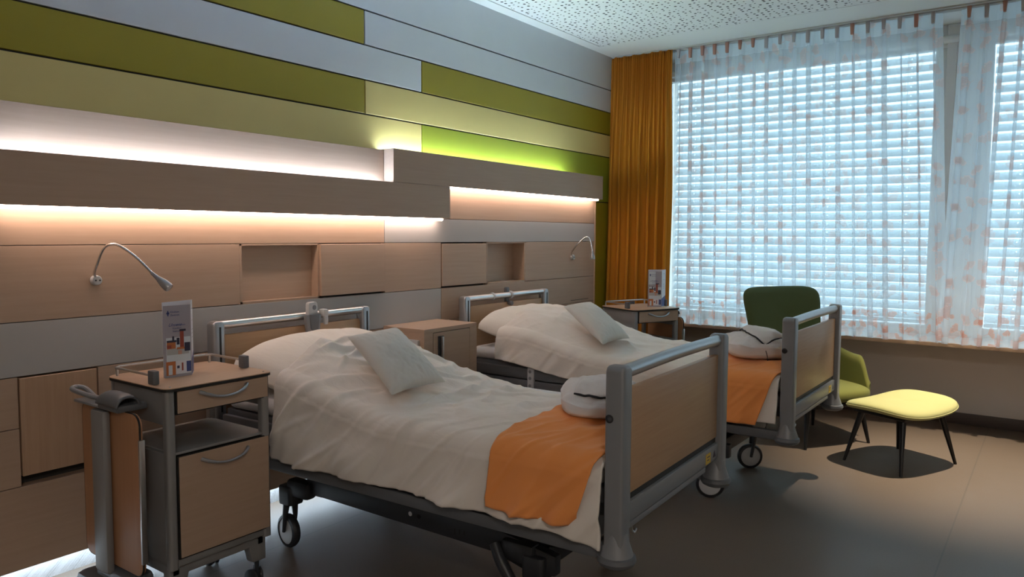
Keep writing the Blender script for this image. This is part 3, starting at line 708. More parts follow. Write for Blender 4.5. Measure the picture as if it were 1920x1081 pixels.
# mattress, pillow, duvet, runner, robe, cushion -------------------------------------------------
def bedding(B, k):
    t, y0, y1, xh, xf = B
    yc = (y0 + y1) / 2; ws = ['near', 'far'][k]
    ztop = 0.722
    m = MB(); m.box(xh + 0.075, xf - 0.085, y0 + 0.045, y1 - 0.045, 0.619, ztop - 0.026, 0.035, 4)
    tag(m.build('mattress', M['sheet']), 'white covered mattress on the %s bed' % ws, 'mattress', 'mattresses')
    # pillow
    px0, px1, py0, py1 = (xh + 0.09, xh + 0.56, y0 + 0.06, y1 - 0.07)
    m = MB(); pn = []
    def pillow_z(x, y):
        u = (x - px0) / (px1 - px0) * 2 - 1; v = (y - py0) / (py1 - py0) * 2 - 1
        if abs(u) > 1 or abs(v) > 1: return 0
        return max(0, (1 - abs(u) ** 2.6)) ** 0.62 * max(0, (1 - abs(v) ** 2.6)) ** 0.55
    tilt = 0.24
    def fn(a, b):
        th = a * 2 * PI                      # closed section in the x-z plane, swept along y
        v = -1 + 2 * b; e = max(0.0, 1 - abs(v) ** 3.2) ** 0.5
        half = (px1 - px0) / 2 * (0.88 + 0.12 * e); hz = 0.100 * (0.16 + 0.84 * e)
        cu, su = math.cos(th), math.sin(th)
        x = half * (abs(cu) ** 0.8) * (1 if cu > 0 else -1); z = hz * (abs(su) ** 0.9) * (1 if su > 0 else -1)
        if su < 0: z *= 0.75
        x += 0.0; z += 0.012 * nz(x * 7, v * 4, k * 3.0) * e
        y = (py0 + py1) / 2 + v * (py1 - py0) / 2 * (1.0 + 0.03 * abs(cu) ** 3)
        X = x * math.cos(tilt) + z * math.sin(tilt) * 0.4; Zz = -x * math.sin(tilt) + z * math.cos(tilt)
        zc = ztop + 0.040 + 0.055 * e
        return ((px0 + px1) / 2 + X, y, max(ztop - 0.022 + 0.003 * math.sin(9 * v), zc + Zz))
    m.grid(fn, 56, 48, close_u=True)
    bmesh.ops.remove_doubles(m.bm, verts=m.bm.verts[:], dist=0.0004); bmesh.ops.holes_fill(m.bm, edges=m.bm.edges[:], sides=0)
    p = m.build('pillow', M['pillow'], angle=180)
    tag(p, ['large white pillow leaning at the head of the near bed', 'large white pillow at the head of the far bed'][k], 'pillow', 'bed pillows')
    # duvet: one sheet draped over mattress and pillow
    xa, xb = xh + (0.42 if k == 0 else 0.30), xf - 0.075
    half = 0.475; rad = 0.065; hang = [0.300, 0.205][k]
    def hump(x):
        d = x - (xh + 0.34)
        return 0.192 * (1 - smooth01(d / 0.80)) if d > 0 else 0.192
    def top_z(x, y):
        v = (y - yc) / half
        prof = max(0.0, 1 - abs(v) ** 3.0) ** 0.55 if abs(v) < 1 else 0
        z = ztop + 0.014 + hump(x) * (0.18 + 0.82 * prof) * (0.98 + 0.05 * nz(x * 3, y * 3, k))
        if k == 0: z -= 0.03 * smooth01((v + 0.1) / 1.0)
        # creases running mostly across the bed
        f = smooth01((x - xa) / 0.3)
        w = 0.8 + 0.7 * smooth01((xb - 0.5 - x) / 0.8) if k == 0 else 0.75
        w *= 1 - smooth01((abs(v) - 0.45) / 0.38)
        z -= 0.022 * smooth01((abs(v) - 0.5) / 0.45)
        z += w * (0.012 * nz(x * 5 + 0.8 * y, y * 9 - x * 3, 1.3 + k) + 0.009 * nz(x * 12 - y * 8, y * 14 + x * 6, 4 + k))
        z += w * 0.012 * (0.5 - abs(nz(x * 2.2 + y * 3.2, y * 2.0 - x * 1.6, 9 + k))) ** 2
        rg = 1 - abs(nz((x + 0.55 * y) * 5.0, (y - 0.5 * x) * 1.6, 21 + k)) * 5
        z += w * 0.012 * max(0, rg)
        rg = 1 - abs(nz((x - 0.8 * y) * 4.2, (y + 0.5 * x) * 1.2, 31 + k)) * 6
        z += w * 0.011 * max(0, rg)
        return z
    def sheet(s, x, lift, hangn, hangf, corner=False):
        """s in metres across the bed from its centre line; returns the draped point"""
        a = abs(s); sg = 1 if s > 0 else -1
        flat = half - rad + 0.0
        # creases that run over the edge and down the side, along the cloth
        rr_ = 1 - abs(nz((x + 0.55 * a) * 5.2, a * 1.3, 61 + k + sg)) * 6
        r2_ = 1 - abs(nz((x + 0.75 * a) * 9.5, a * 2.2, 71 + k + sg)) * 5
        A = (0.010 if k == 0 else 0.004) * smooth01((a - 0.12) / 0.25) * smooth01((x - xa) / 0.1 + 0.2)
        dsp = A * (max(0, rr_) + 0.6 * max(0, r2_))
        if a <= flat: return Vector((x, yc + s, top_z(x, yc + s) + lift + dsp))
        arc = rad * PI / 2
        zt = top_z(x, yc + sg * flat) + lift
        out = lift
        q = a - flat
        if q < arc:
            th = q / rad
            return Vector((x, yc + sg * (flat + (rad + out + dsp) * math.sin(th)), zt - rad * (1 - math.cos(th)) + dsp * math.cos(th)))
        dd = q - arc
        # side hang: stronger folds towards the hem
        fo = smooth01(dd / 0.22)
        wv = 0.006 * math.sin(x * 17 + 3.0 * nz(x * 2, 5, k)) + 0.030 * nz(x * 7 + dd * 6, dd * 3.0, 2 + k) + 0.015 * nz(x * 15 + dd * 9, dd * 6, 6 + k)
        rg = max(0, 1 - abs(nz(x * 6.0 + dd * 6, dd * 1.5, 44 + k)) * 5) * (2.2 if k == 0 else 1)
        return Vector((x, yc + sg * (flat + rad + out + 0.004 + dsp + fo * (0.026 + wv) + 0.008 * rg * fo), zt - rad - dd))
    arc = rad * PI / 2
    def slen(x, zend, sg):      # arclength so that the hem ends at height zend
        zt = top_z(x, yc + sg * (half - rad)); return half - rad + arc + max(0.02, zt - rad - zend)
    def hem(x, side):
        if k == 0:
            if side < 0:
                z = 0.468 + 0.010 * nz(x * 3, 0, 3)
                z -= 0.028 * smooth01((x + 1.25) / 0.13)
                return z
            return 0.50
        if side < 0:
            z = 0.635 - 0.06 * smooth01((x + 2.75) / 0.5) - 0.085 * smooth01((x + 2.0) / 0.5) + 0.006 * nz(x * 5, 0, 3)
            return z
        return 0.50
    def fnd(u, v):
        x = xa + (xb - xa) * u
        sN, sF = slen(x, hem(x, -1), -1), slen(x, hem(x, 1), 1)
        s = -sN + (sN + sF) * v
        p = sheet(s, x, 0.0, 0, 0)
        # slanting head edge, as pulled back on the near side
        p.x += (0.05 * nz(p.y * 4, 0, k) + (0.03 if k == 0 else 0.0)) * (1 - smooth01(u / 0.1))
        if u > 0.985: p.z -= 0.0
        return p
    m = MB(); m.grid(fnd, 230, 190)
    d = m.build('duvet', M['duvet'], solid=0.010, angle=180)
    tag(d, ['creased white duvet spread over the near bed', 'smooth white duvet spread over the far bed'][k], 'duvet', 'white duvets')
    # orange runner across the foot
    xr0, xr1 = (-1.525, xf - 0.082) if k == 0 else (-1.52, xf - 0.082)
    zhem = [0.490, 0.465][k]
    def fnr(u, v):
        xm = xr0 + (xr1 - xr0) * u
        sN, sF = slen(xm, zhem, -1), slen(xm, 0.52, 1)
        s = -sN + (sN + sF) * v
        p = sheet(s, xm, 0.011, 0, 0)
        h = max(0.0, -s - (half - rad))
        # hangs in a taper: the foot-side edge swings towards the head end as it falls
        p.x -= (0.27 if k == 0 else 0.30) * h * u ** 1.3
        if h > 0.05:
            p.y -= 0.016 * smooth01((h - 0.05) / 0.2) * (0.5 + 0.5 * math.sin(u * 15 + 1.2 + h * 4 + k))
        p.z += 0.0
        return p
    m = MB(); m.grid(fnr, 70, 170)
    r = m.build('bed_runner', M['runner'], solid=0.003, angle=180)
    tag(r, ['orange cloth runner across the foot of the near bed', 'orange cloth runner across the foot of the far bed'][k], 'bed runner', 'orange bed runners')
    # cushion leaning on the duvet
    if k == 0: c = [Vector((-2.43, 2.165, 0.950)), Vector((-2.42, 2.455, 0.962)), Vector((-2.075, 2.380, 0.765)), Vector((-2.085, 2.065, 0.762))]
    else: c = [Vector((-2.44, 3.90, 0.950)), Vector((-2.44, 4.22, 0.953)), Vector((-2.065, 4.05, 0.770)), Vector((-2.065, 3.72, 0.768))]
    nrm = (c[1] - c[0]).cross(c[3] - c[0]).normalized()
    if nrm.z < 0: nrm = -nrm
    m = MB()
    for side in (1, -1):
        def fnc(u, v, side=side):
            a, b = u * 2 - 1, v * 2 - 1
            e = (1 - a * a) * (1 - b * b)
            pin = 1 - 0.10 * (1 - abs(b)) * 0 
            a2 = a * (1 - 0.07 * (1 - b * b)); b2 = b * (1 - 0.07 * (1 - a * a))
            uu, vv = (a2 + 1) / 2, (b2 + 1) / 2
            p = c[0] * (1 - uu) * (1 - vv) + c[1] * uu * (1 - vv) + c[2] * uu * vv + c[3] * (1 - uu) * vv
            h = 0.062 * max(0, e) ** 0.42 * (1 + 0.10 * nz(a * 2, b * 2, k * 5 + side))
            edge = 1 - max(abs(a), abs(b))
            h += 0.004 * nz(a * 9, b * 9, k + 2) * min(1, edge * 6)
            return p + nrm * (0.022 + side * h * (1.0 if side > 0 else 0.45))
        m.grid(fnc, 44, 44)
    bmesh.ops.remove_doubles(m.bm, verts=m.bm.verts[:], dist=0.0006)
    bmesh.ops.recalc_face_normals(m.bm, faces=m.bm.faces[:])
    tag(m.build('throw_cushion', M['cushion'], angle=70), ['small pale square cushion leaning on the near bed duvet', 'small pale square cushion leaning on the far bed duvet'][k], 'cushion', 'small pale cushions')
    # folded bathrobe
    cx_, cy_, hx_, hy_, h, ra = ((-1.345, 2.425, 0.150, 0.200, 0.105, 28) if k == 0 else (-1.285, 4.060, 0.170, 0.165, 0.140, 31))
    zb = ztop + 0.032
    tr = empty('bathrobe', (cx_, cy_, zb), R(ra), label=['folded white bathrobe with dark piping half hidden behind the near footboard', 'folded white bathrobe with dark piped collar on the far bed runner'][k], cat='bathrobe', group='folded bathrobes')
    ex = lambda q, e: (abs(q) ** e) * (1 if q > 0 else -1)
    def hgt(a, b):         # top surface over the footprint, highest at the back
        q = max(0.0, 1 - abs(a) ** 3.2) ** 0.45 * max(0.0, 1 - abs(b) ** 3.2) ** 0.45
        return h * (0.30 + 0.70 * q) * (0.93 + 0.10 * b) + 0.006 * nz(a * 3, b * 3, 7 + k)
    def fb(u, v):
        th = u * 2 * PI; ph = (v - 0.5) * PI
        cu, su = math.cos(th), math.sin(th); cp = max(0, math.cos(ph)) ** 0.5; sp_ = math.sin(ph)
        a = ex(cu, 0.55) * cp; b = ex(su, 0.55) * cp
        z = hgt(a * 0.96, b * 0.96) if sp_ > 0 else 0.0
        if sp_ <= 0:
            z = h * 0.30 * (1 + sp_) * 0.93
        bulge = 1.0 + 0.05 * math.cos(ph)
        n_ = 0.010 * nz(a * 2.4, b * 2.4, z * 22 + k) + 0.004 * nz(a * 6, b * 6, z * 60)
        return (a * hx_ * bulge * (1 + n_ * 6), b * hy_ * bulge * (1 + n_ * 6), max(0.0, z + n_ * min(1, z * 20)))
    m = MB(); m.grid(fb, 110, 70, close_u=True)
    m.build('folded_body', M['robe'], tr, angle=180)
    if k == 0: P1 = [(-0.72, -0.62), (-0.2, -0.80), (0.45, -0.80), (0.85, -0.66)]; P2 = [(-0.72, -0.62), (-0.55, 0.25), (0.15, 0.55), (0.72, 0.05), (0.85, -0.66)]
    else: P1 = [(-0.46, 0.74), (-0.44, 0.1), (-0.34, -0.50), (-0.10, -0.90), (0.20, -0.80), (0.60, -0.56)]; P2 = [(-0.46, 0.74), (-0.10, 0.84), (0.30, 0.62), (0.55, 0.25), (0.68, -0.2), (0.60, -0.56)]
    P1 = catmull([Vector((*q, 0)) for q in P1], 8); P2 = catmull([Vector((*q, 0)) for q in P2], 8)
    n1 = 48
    def samp(P, t): f = t * (len(P) - 1); i = min(len(P) - 2, int(f)); return P[i].lerp(P[i + 1], f - i)
    def fc(u, v):
        q = samp(P1, u).lerp(samp(P2, u), v)
        return Vector((q.x * hx_, q.y * hy_, hgt(q.x, q.y) + 0.007 + 0.020 * math.sin(PI * v) * math.sin(PI * u) ** 0.5 + 0.004 * nz(q.x * 6, q.y * 6, k)))
    m = MB(); m.grid(fc, n1, 18); m.build('collar', M['robe'], tr, angle=180, solid=0.005, offset=0)
    m = MB(); m.tube([fc(i / n1, 0) + Vector((0, -0.002, 0.001)) for i in range(n1 + 1)], 0.0042, 8); tag(m.build('piping', M['piping'], tr), 'dark piping along the collar')
    if k == 1:
        m = MB(); m.tube([(-0.10 * hx_, -0.92 * hy_, hgt(-0.1, -0.92) + 0.002), (-0.05 * hx_, -1.03 * hy_, 0.062), (0.0, -1.075 * hy_, 0.03), (0.02 * hx_, -1.06 * hy_, 0.004)], 0.0020, 6, smooth=5); m.build('front_seam', M['piping'], tr)

bedding(B1, 0); bedding(B2, 1)
NEAR = ('mattress', 'pillow', 'duvet', 'bed_runner', 'throw_cushion', 'bathrobe', 'hospital_bed')
turned = [bpy.data.objects[n] for n in NEAR]

# hand control hanging on the near headboard rail -------------------------------------------------
t = empty('hand_control', (-3.05, 2.50, 0.93), label='grey hand control in its holder clipped to the near headboard rail', cat='hand control')
m = MB(); m.prism([(2.455, 1.000), (2.555, 1.000), (2.545, 0.912), (2.522, 0.895), (2.488, 0.895), (2.465, 0.912)], -3.036, -3.012, 'x', 0.006); ho = m.build('holder', M['mid_grey'], t, world=True)
m = MB(); m.prism([(2.475, 1.003), (2.540, 1.003), (2.533, 0.930), (2.518, 0.912), (2.497, 0.912), (2.482, 0.930)], -3.020, -3.006, 'x', 0.006); m.build('holder_pocket', M['grey_plastic'], ho, world=True)
m = MB(); m.prism(rrect(2.478, 2.538, 0.985, 1.062, 0.014), -3.046, -3.020, 'x', 0.006); hs = m.build('handset', M['light_grey'], t, world=True)
m = MB(); m.lathe((-3.021, 2.515, 1.034), (1, 0, 0), [(0, 0), (0, 0.003), (0.012, 0.002), (0.013, 0)], 18); m.build('handset_button', M['mid_grey'], hs, world=True)
m = MB(); m.box(-3.04, -3.0, 2.560, 2.590, 0.985, 1.022, 0.005); m.box(-3.01, -2.995, 2.563, 2.583, 0.945, 0.990, 0.003); m.build('clip', M['light_grey'], t, world=True)
turned.append(t)
PV = Vector((-2.06, 2.435, 0)); TM = Matrix.Translation(PV) @ Matrix.Rotation(R(1.9), 4, 'Z') @ Matrix.Translation(-PV)
for o in turned:
    q = TM @ (Matrix.Translation(o.location) @ o.rotation_euler.to_matrix().to_4x4()); o.location = q.to_translation(); o.rotation_euler = q.to_euler()
# rail clamp on far headboard
t = empty('rail_clamp', (-3.06, 4.2, 0.93), label='grey accessory clamp on the top rail of the far headboard', cat='clamp')
m = MB(); m.cyl((-3.06, 4.20, 0.992), (-3.06, 4.225, 0.992), 0.027, n=18, bev=0.003); m.cyl((-3.06, 4.00, 0.992), (-3.06, 4.02, 0.992), 0.026, n=18, bev=0.003); m.build('ring', M['light_grey'], t, world=True)
m = MB(); m.box(-3.085, -3.062, 4.17, 4.21, 0.93, 1.045, 0.008); m.cyl((-3.055, 4.185, 0.94), (-3.02, 4.185, 0.935), 0.016, n=14, bev=0.003); m.build('clamp_jaw', M['grey_plastic'], t, world=True)

# ------------------------------------------------------------------ bedside cabinets (front = +x)
def cabinet(loc, rz, flip, label, grp='bedside cabinets with fold-away trays'):
    t = empty('bedside_cabinet', loc, rz, label=label, cat='bedside cabinet', group=grp)
    D, Wd = 0.40, 0.425; x0, x1 = -D / 2, D / 2; y0, y1 = -Wd / 2, Wd / 2; s = -1 if flip else 1
    def Y(a, b): return (a, b) if s > 0 else (-b, -a)
    m = MB()
    for yy in (y0 + 0.0, y1 - 0.034):
        m.prism(rrect(x1 - 0.040, x1 - 0.002, yy, yy + 0.034, 0.012), 0.20, 0.848, 'z')
    for yy in (y0 + 0.004, y1 - 0.030): m.box(x0, x0 + 0.03, yy, yy + 0.026, 0.20, 0.848, 0.004)
    m.box(x0 + 0.02, x1 - 0.03, y0 + 0.004, y0 + 0.018, 0.22, 0.62, 0.002); m.box(x0 + 0.02, x1 - 0.03, y1 - 0.018, y1 - 0.004, 0.22, 0.62, 0.002)
    m.box(x0 + 0.02, x1 - 0.03, y0 + 0.004, y0 + 0.018, 0.725, 0.848, 0.002); m.box(x0 + 0.02, x1 - 0.03, y1 - 0.018, y1 - 0.004, 0.725, 0.848, 0.002)
    m.box(x0 + 0.004, x0 + 0.016, y0 + 0.01, y1 - 0.01, 0.22, 0.62, 0.002); m.box(x0 + 0.004, x0 + 0.016, y0 + 0.01, y1 - 0.01, 0.755, 0.848)
    m.box(x0 + 0.01, x1 - 0.01, y0 + 0.01, y1 - 0.01, 0.205, 0.232, 0.004); m.box(x0 + 0.02, x1 - 0.03, y0 + 0.01, y1 - 0.01, 0.755, 0.765)
    m.build('body', M['cab_grey'], t)
    m = MB(); m.box(x0 + 0.016, x1 - 0.006, y0 + 0.020, y1 - 0.020, 0.615, 0.625, 0.002); m.build('shelf', M['cab_grey'], t)
    # top
    tp = rrect(x0 - 0.015, x1 + 0.012, y0 - 0.012, y1 + 0.012, [0.035, 0.05, 0.05, 0.035])
    m = MB(); m.prism(tp, 0.848, 0.857, 'z'); to = m.build('top', M['edge_black'], t, smooth=False)
    m = MB(); m.prism(tp, 0.857, 0.861, 'z', 0.0015); tag(m.build('top_surface', M['table_top'], to), 'beech laminate table top')
    m = MB()
    for yy in (y0 + 0.02, y1 - 0.02): m.lathe((x1 - 0.012, yy, 0.861), (0, 0, 1), [(0.004, 0), (0.003, 0.002), (0, 0.0025)], 10)
    m.build('top_screw', M['chrome'], to)
    # drawer and door
    def front(name, z0, z1, hz):
        m = MB(); m.box(x1 - 0.022, x1 + 0.001, y0 + 0.040, y1 - 0.010, z0, z1, 0.0015, 1); f = m.build(name, M['beech'], t)
        m = MB(); m.box(x1 - 0.026, x1 - 0.003, y0 + 0.034, y1 - 0.006, z0 - 0.004, z1 + 0.004); m.build('edge_band', M['edge_black'], f, smooth=False)
        yc = (y0 + y1) / 2 + 0.01; pts = []
        for i in range(17):
            a = -1 + i / 8; pts.append((x1 + 0.026 * (1 - abs(a) ** 4) + 0.001, yc + a * 0.098, hz - 0.026 * (1 - a * a)))
        m = MB(); m.tube(pts, [0.0075, 0.0052, 0.0048, 0.0052, 0.0075], 10); m.build('handle', M['silver'], f)
        return f
    front('drawer', 0.764, 0.844, 0.829); front('door', 0.238, 0.606, 0.582)
    # gallery rail with end caps
    m = MB(); ly = 0.160
    path = [(x1 - 0.115, y0 + 0.012, 0.893), (x0 + 0.03, y0 + 0.012, 0.893), (x0 + 0.008, y0 + 0.034, 0.893), (x0 + 0.008, y1 - 0.034, 0.893), (x0 + 0.03, y1 - 0.012, 0.893), (x1 - 0.16, y1 - 0.012, 0.893)]
    m.tube(path, 0.0052, 10)
    for q in ((x0 + 0.02, y0 + 0.02), (x0 + 0.02, y1 - 0.02)): m.cyl((*q, 0.861), (*q, 0.893), 0.005, n=10)
    g = m.build('gallery_rail', M['steel'], t)
    for yy, xx in ((y0 + 0.012, x1 - 0.105), (y1 - 0.012, x1 - 0.15)):
        m = MB(); m.prism(rrect(xx - 0.022, xx + 0.022, yy - 0.012, yy + 0.012, 0.007), 0.862, 0.912, 'z', 0.004); m.build('rail_cap', M['grey_plastic'], g)
    m = MB(); m.box(x0 + 0.0, x0 + 0.015, 0.06, 0.075, 0.861, 0.885, 0.002); m.box(x0 + 0.0, x0 + 0.015, 0.085, 0.10, 0.861, 0.885, 0.002); m.build('rail_foot', M['grey_plastic'], g)
    # wheels and base frame
    m = MB()
    m.prism([(y0 + 0.01, 0.205), (y1 - 0.01, 0.205), (y1 - 0.01, 0.10), (y1 - 0.07, 0.10), (y1 - 0.085, 0.165), (y0 + 0.085, 0.165), (y0 + 0.07, 0.10), (y0 + 0.01, 0.10)], x1 - 0.075, x1 - 0.03, 'x', 0.005)
    m.prism([(y0 + 0.01, 0.205), (y1 - 0.01, 0.205), (y1 - 0.01, 0.10), (y1 - 0.07, 0.10), (y1 - 0.085, 0.165), (y0 + 0.085, 0.165), (y0 + 0.07, 0.10), (y0 + 0.01, 0.10)], x0 + 0.03, x0 + 0.07, 'x', 0.005)
    m.box(x0 + 0.03, x1 - 0.03, y0 + 0.02, y0 + 0.05, 0.165, 0.205, 0.004); m.box(x0 + 0.03, x1 - 0.03, y1 - 0.05, y1 - 0.02, 0.165, 0.205, 0.004)
    m.build('base_frame', M['cab_grey'], t)
    for xx in (x0 + 0.05, x1 - 0.05):
        for yy in (y0 + 0.04, y1 - 0.04):
            m = MB(); m.cyl((xx, yy, 0.055), (xx, yy, 0.105), 0.010, n=12); m.box(xx - 0.02, xx + 0.02, yy - 0.006, yy + 0.006, 0.035, 0.075, 0.005); c = m.build('caster', M['dark'], t)
            for sg in (-1, 1):
                m = MB(); m.lathe((xx - 0.008, yy + sg * 0.018, 0.032), (0.35, sg, 0), [(0, -0.008), (0.028, -0.008), (0.032, -0.004), (0.032, 0.004), (0.026, 0.008), (0, 0.009)], 24); m.build('wheel', M['dark'], c)
    # folded tray hanging on one side (side -y, or +y when flipped)
    def YY(v): return v * s
    yt = y0 - 0.085
    def box(m, xa, xb, ya, yb, za, zb, *a):
        ya, yb = sorted((YY(ya), YY(yb))); m.box(xa, xb, ya, yb, za, zb, *a)
    m = MB(); poly = rrect(x0 - 0.04, x1 - 0.035, 0.20, 0.775, 0.04); ya, yb = sorted((YY(yt), YY(yt + 0.014)))
    m.prism(poly, ya, yb, 'y', 0.001); tray = m.build('folding_tray', M['red_wood'], t)
    m = MB(); ya, yb = sorted((YY(yt + 0.002), YY(yt + 0.016)));
    m.prism(rrect(x0 - 0.043, x1 - 0.032, 0.197, 0.778, 0.042), YY(yt + 0.004) - 0.003, YY(yt + 0.004) + 0.003, 'y'); m.build('tray_edge', M['edge_black'], tray, smooth=False)
    m = MB(); box(m, x1 - 0.037, x1 - 0.026, yt - 0.003, yt + 0.017, 0.25, 0.690, 0.002); m.build('metal_edge', M['steel'], tray)
    m = MB(); box(m, x0 + 0.085, x0 + 0.180, yt - 0.032, yt - 0.001, 0.17, 0.770, 0.012); m.build('tray_column', M['cab_grey'], t)
    m = MB(); box(m, x0 + 0.06, x1 - 0.10, yt - 0.02, y0 - 0.003, 0.125, 0.185, 0.02); box(m, x0 - 0.03, x0 + 0.16, yt - 0.06, yt + 0.04, 0.045, 0.15, 0.035); m.build('tray_foot', M['grey_plastic'], t)
    m = MB()
    ya = YY(yt + 0.01)
    def dome(u, v):
        th = PI * v; r = 0.048
        xx = x0 + 0.135 + 0.15 * u
        return (xx, ya + YY(1) * 0 - r * math.cos(th) * 0.9, 0.795 + r * (0.95 * math.sin(th)) * (1 - 0.25 * (2 * u - 1) ** 4))
    m.grid(dome, 14, 18); box(m, x0 + 0.14, x0 + 0.28, yt - 0.03, y0 - 0.002, 0.775, 0.80, 0.008); br = m.build('tray_bracket', M['grey_plastic'], t, solid=0.006)
    m = MB(); loop = [(x0 + 0.13, ya, 0.80), (x0 + 0.05, ya + YY(-0.03), 0.812), (x0 - 0.03, ya + YY(-0.045), 0.825), (x0 - 0.055, ya + YY(-0.02), 0.828), (x0 - 0.03, ya + YY(0.0), 0.822), (x0 + 0.04, ya + YY(0.0), 0.80)]
    m.tube(loop, 0.009, 10, smooth=5); box(m, x0 - 0.04, x0 + 0.14, yt - 0.03, yt + 0.02, 0.777, 0.788, 0.005); m.build('tray_lever', M['mid_grey'], br)
    return t
cabinet((-2.70, 1.615, 0), 0, False, 'bedside cabinet at the left picture edge with drawer, shelf and door')
ang2 = math.atan2(0.18, 0.406)
cabinet((-2.58, 5.25, 0), -ang2, True, 'bedside cabinet standing askew in front of the orange drape')

# locker between the beds
t = empty('wall_locker', (-2.99, 3.32, 0), label='beech locker between the two beds with a small locked door', cat='locker')
m = MB(); lx0, lx1, ly0, ly1 = XL + 0.002, -2.830, 3.085, 3.552
m.box(lx0, lx1, ly0, ly1, 0.855, 0.875, 0.001, 1); m.box(lx0, lx1, ly0, ly0 + 0.02, 0.1, 0.855); m.box(lx0, lx1, ly1 - 0.02, ly1, 0.1, 0.855); m.box(lx0, lx1 - 0.02, ly0 + 0.02, ly1 - 0.02, 0.1, 0.12); m.box(lx1 - 0.02, lx1, ly0 + 0.02, ly1 - 0.02, 0.1, 0.40)
m.box(lx1 - 0.02, lx1, ly0 + 0.02, 3.157, 0.4, 0.855); m.box(lx1 - 0.02, lx1, 3.486, ly1 - 0.02, 0.4, 0.855); m.box(lx1 - 0.02, lx1, 3.157, 3.486, 0.852, 0.856)
m.build('carcass', M['beech'], t, world=True, smooth=False)
m = MB(); m.box(lx1 - 0.03, lx1 - 0.022, 3.15, 3.49, 0.39, 0.856); m.build('door_gap', M['edge_black'], t, world=True, smooth=False)
m = MB(); m.box(lx1 - 0.019, lx1 + 0.002, 3.161, 3.482, 0.405, 0.848, 0.001, 1); d = m.build('door', M['beech'], t, world=True)
m = MB(); m.box(lx1 + 0.002, lx1 + 0.006, 3.196, 3.246, 0.675, 0.828, 0.002, 1); m.build('lock_plate', M['dark'], d, world=True)
m = MB(); m.box(lx1 + 0.004, lx1 + 0.028, 3.213, 3.222, 0.678, 0.826, 0.001); m.build('handle', M['steel'], d, world=True)
m = MB(); m.cyl((lx1 + 0.006, 3.232, 0.795), (lx1 + 0.012, 3.232, 0.795), 0.010, n=18, bev=0.002); m.build('lock_knob', M['chrome'], d, world=True)
m = MB(); m.box(-3.03, -2.862, ly0 - 0.018, ly0 - 0.001, 0.70, 0.815, 0.003); sp = m.build('socket_panel', M['light_grey'], t, world=True)
m = MB(); m.box(-3.02, -2.90, ly0 - 0.021, ly0 - 0.018, 0.715, 0.80, 0.001); m.build('socket_face', M['paint_white'], sp, world=True)

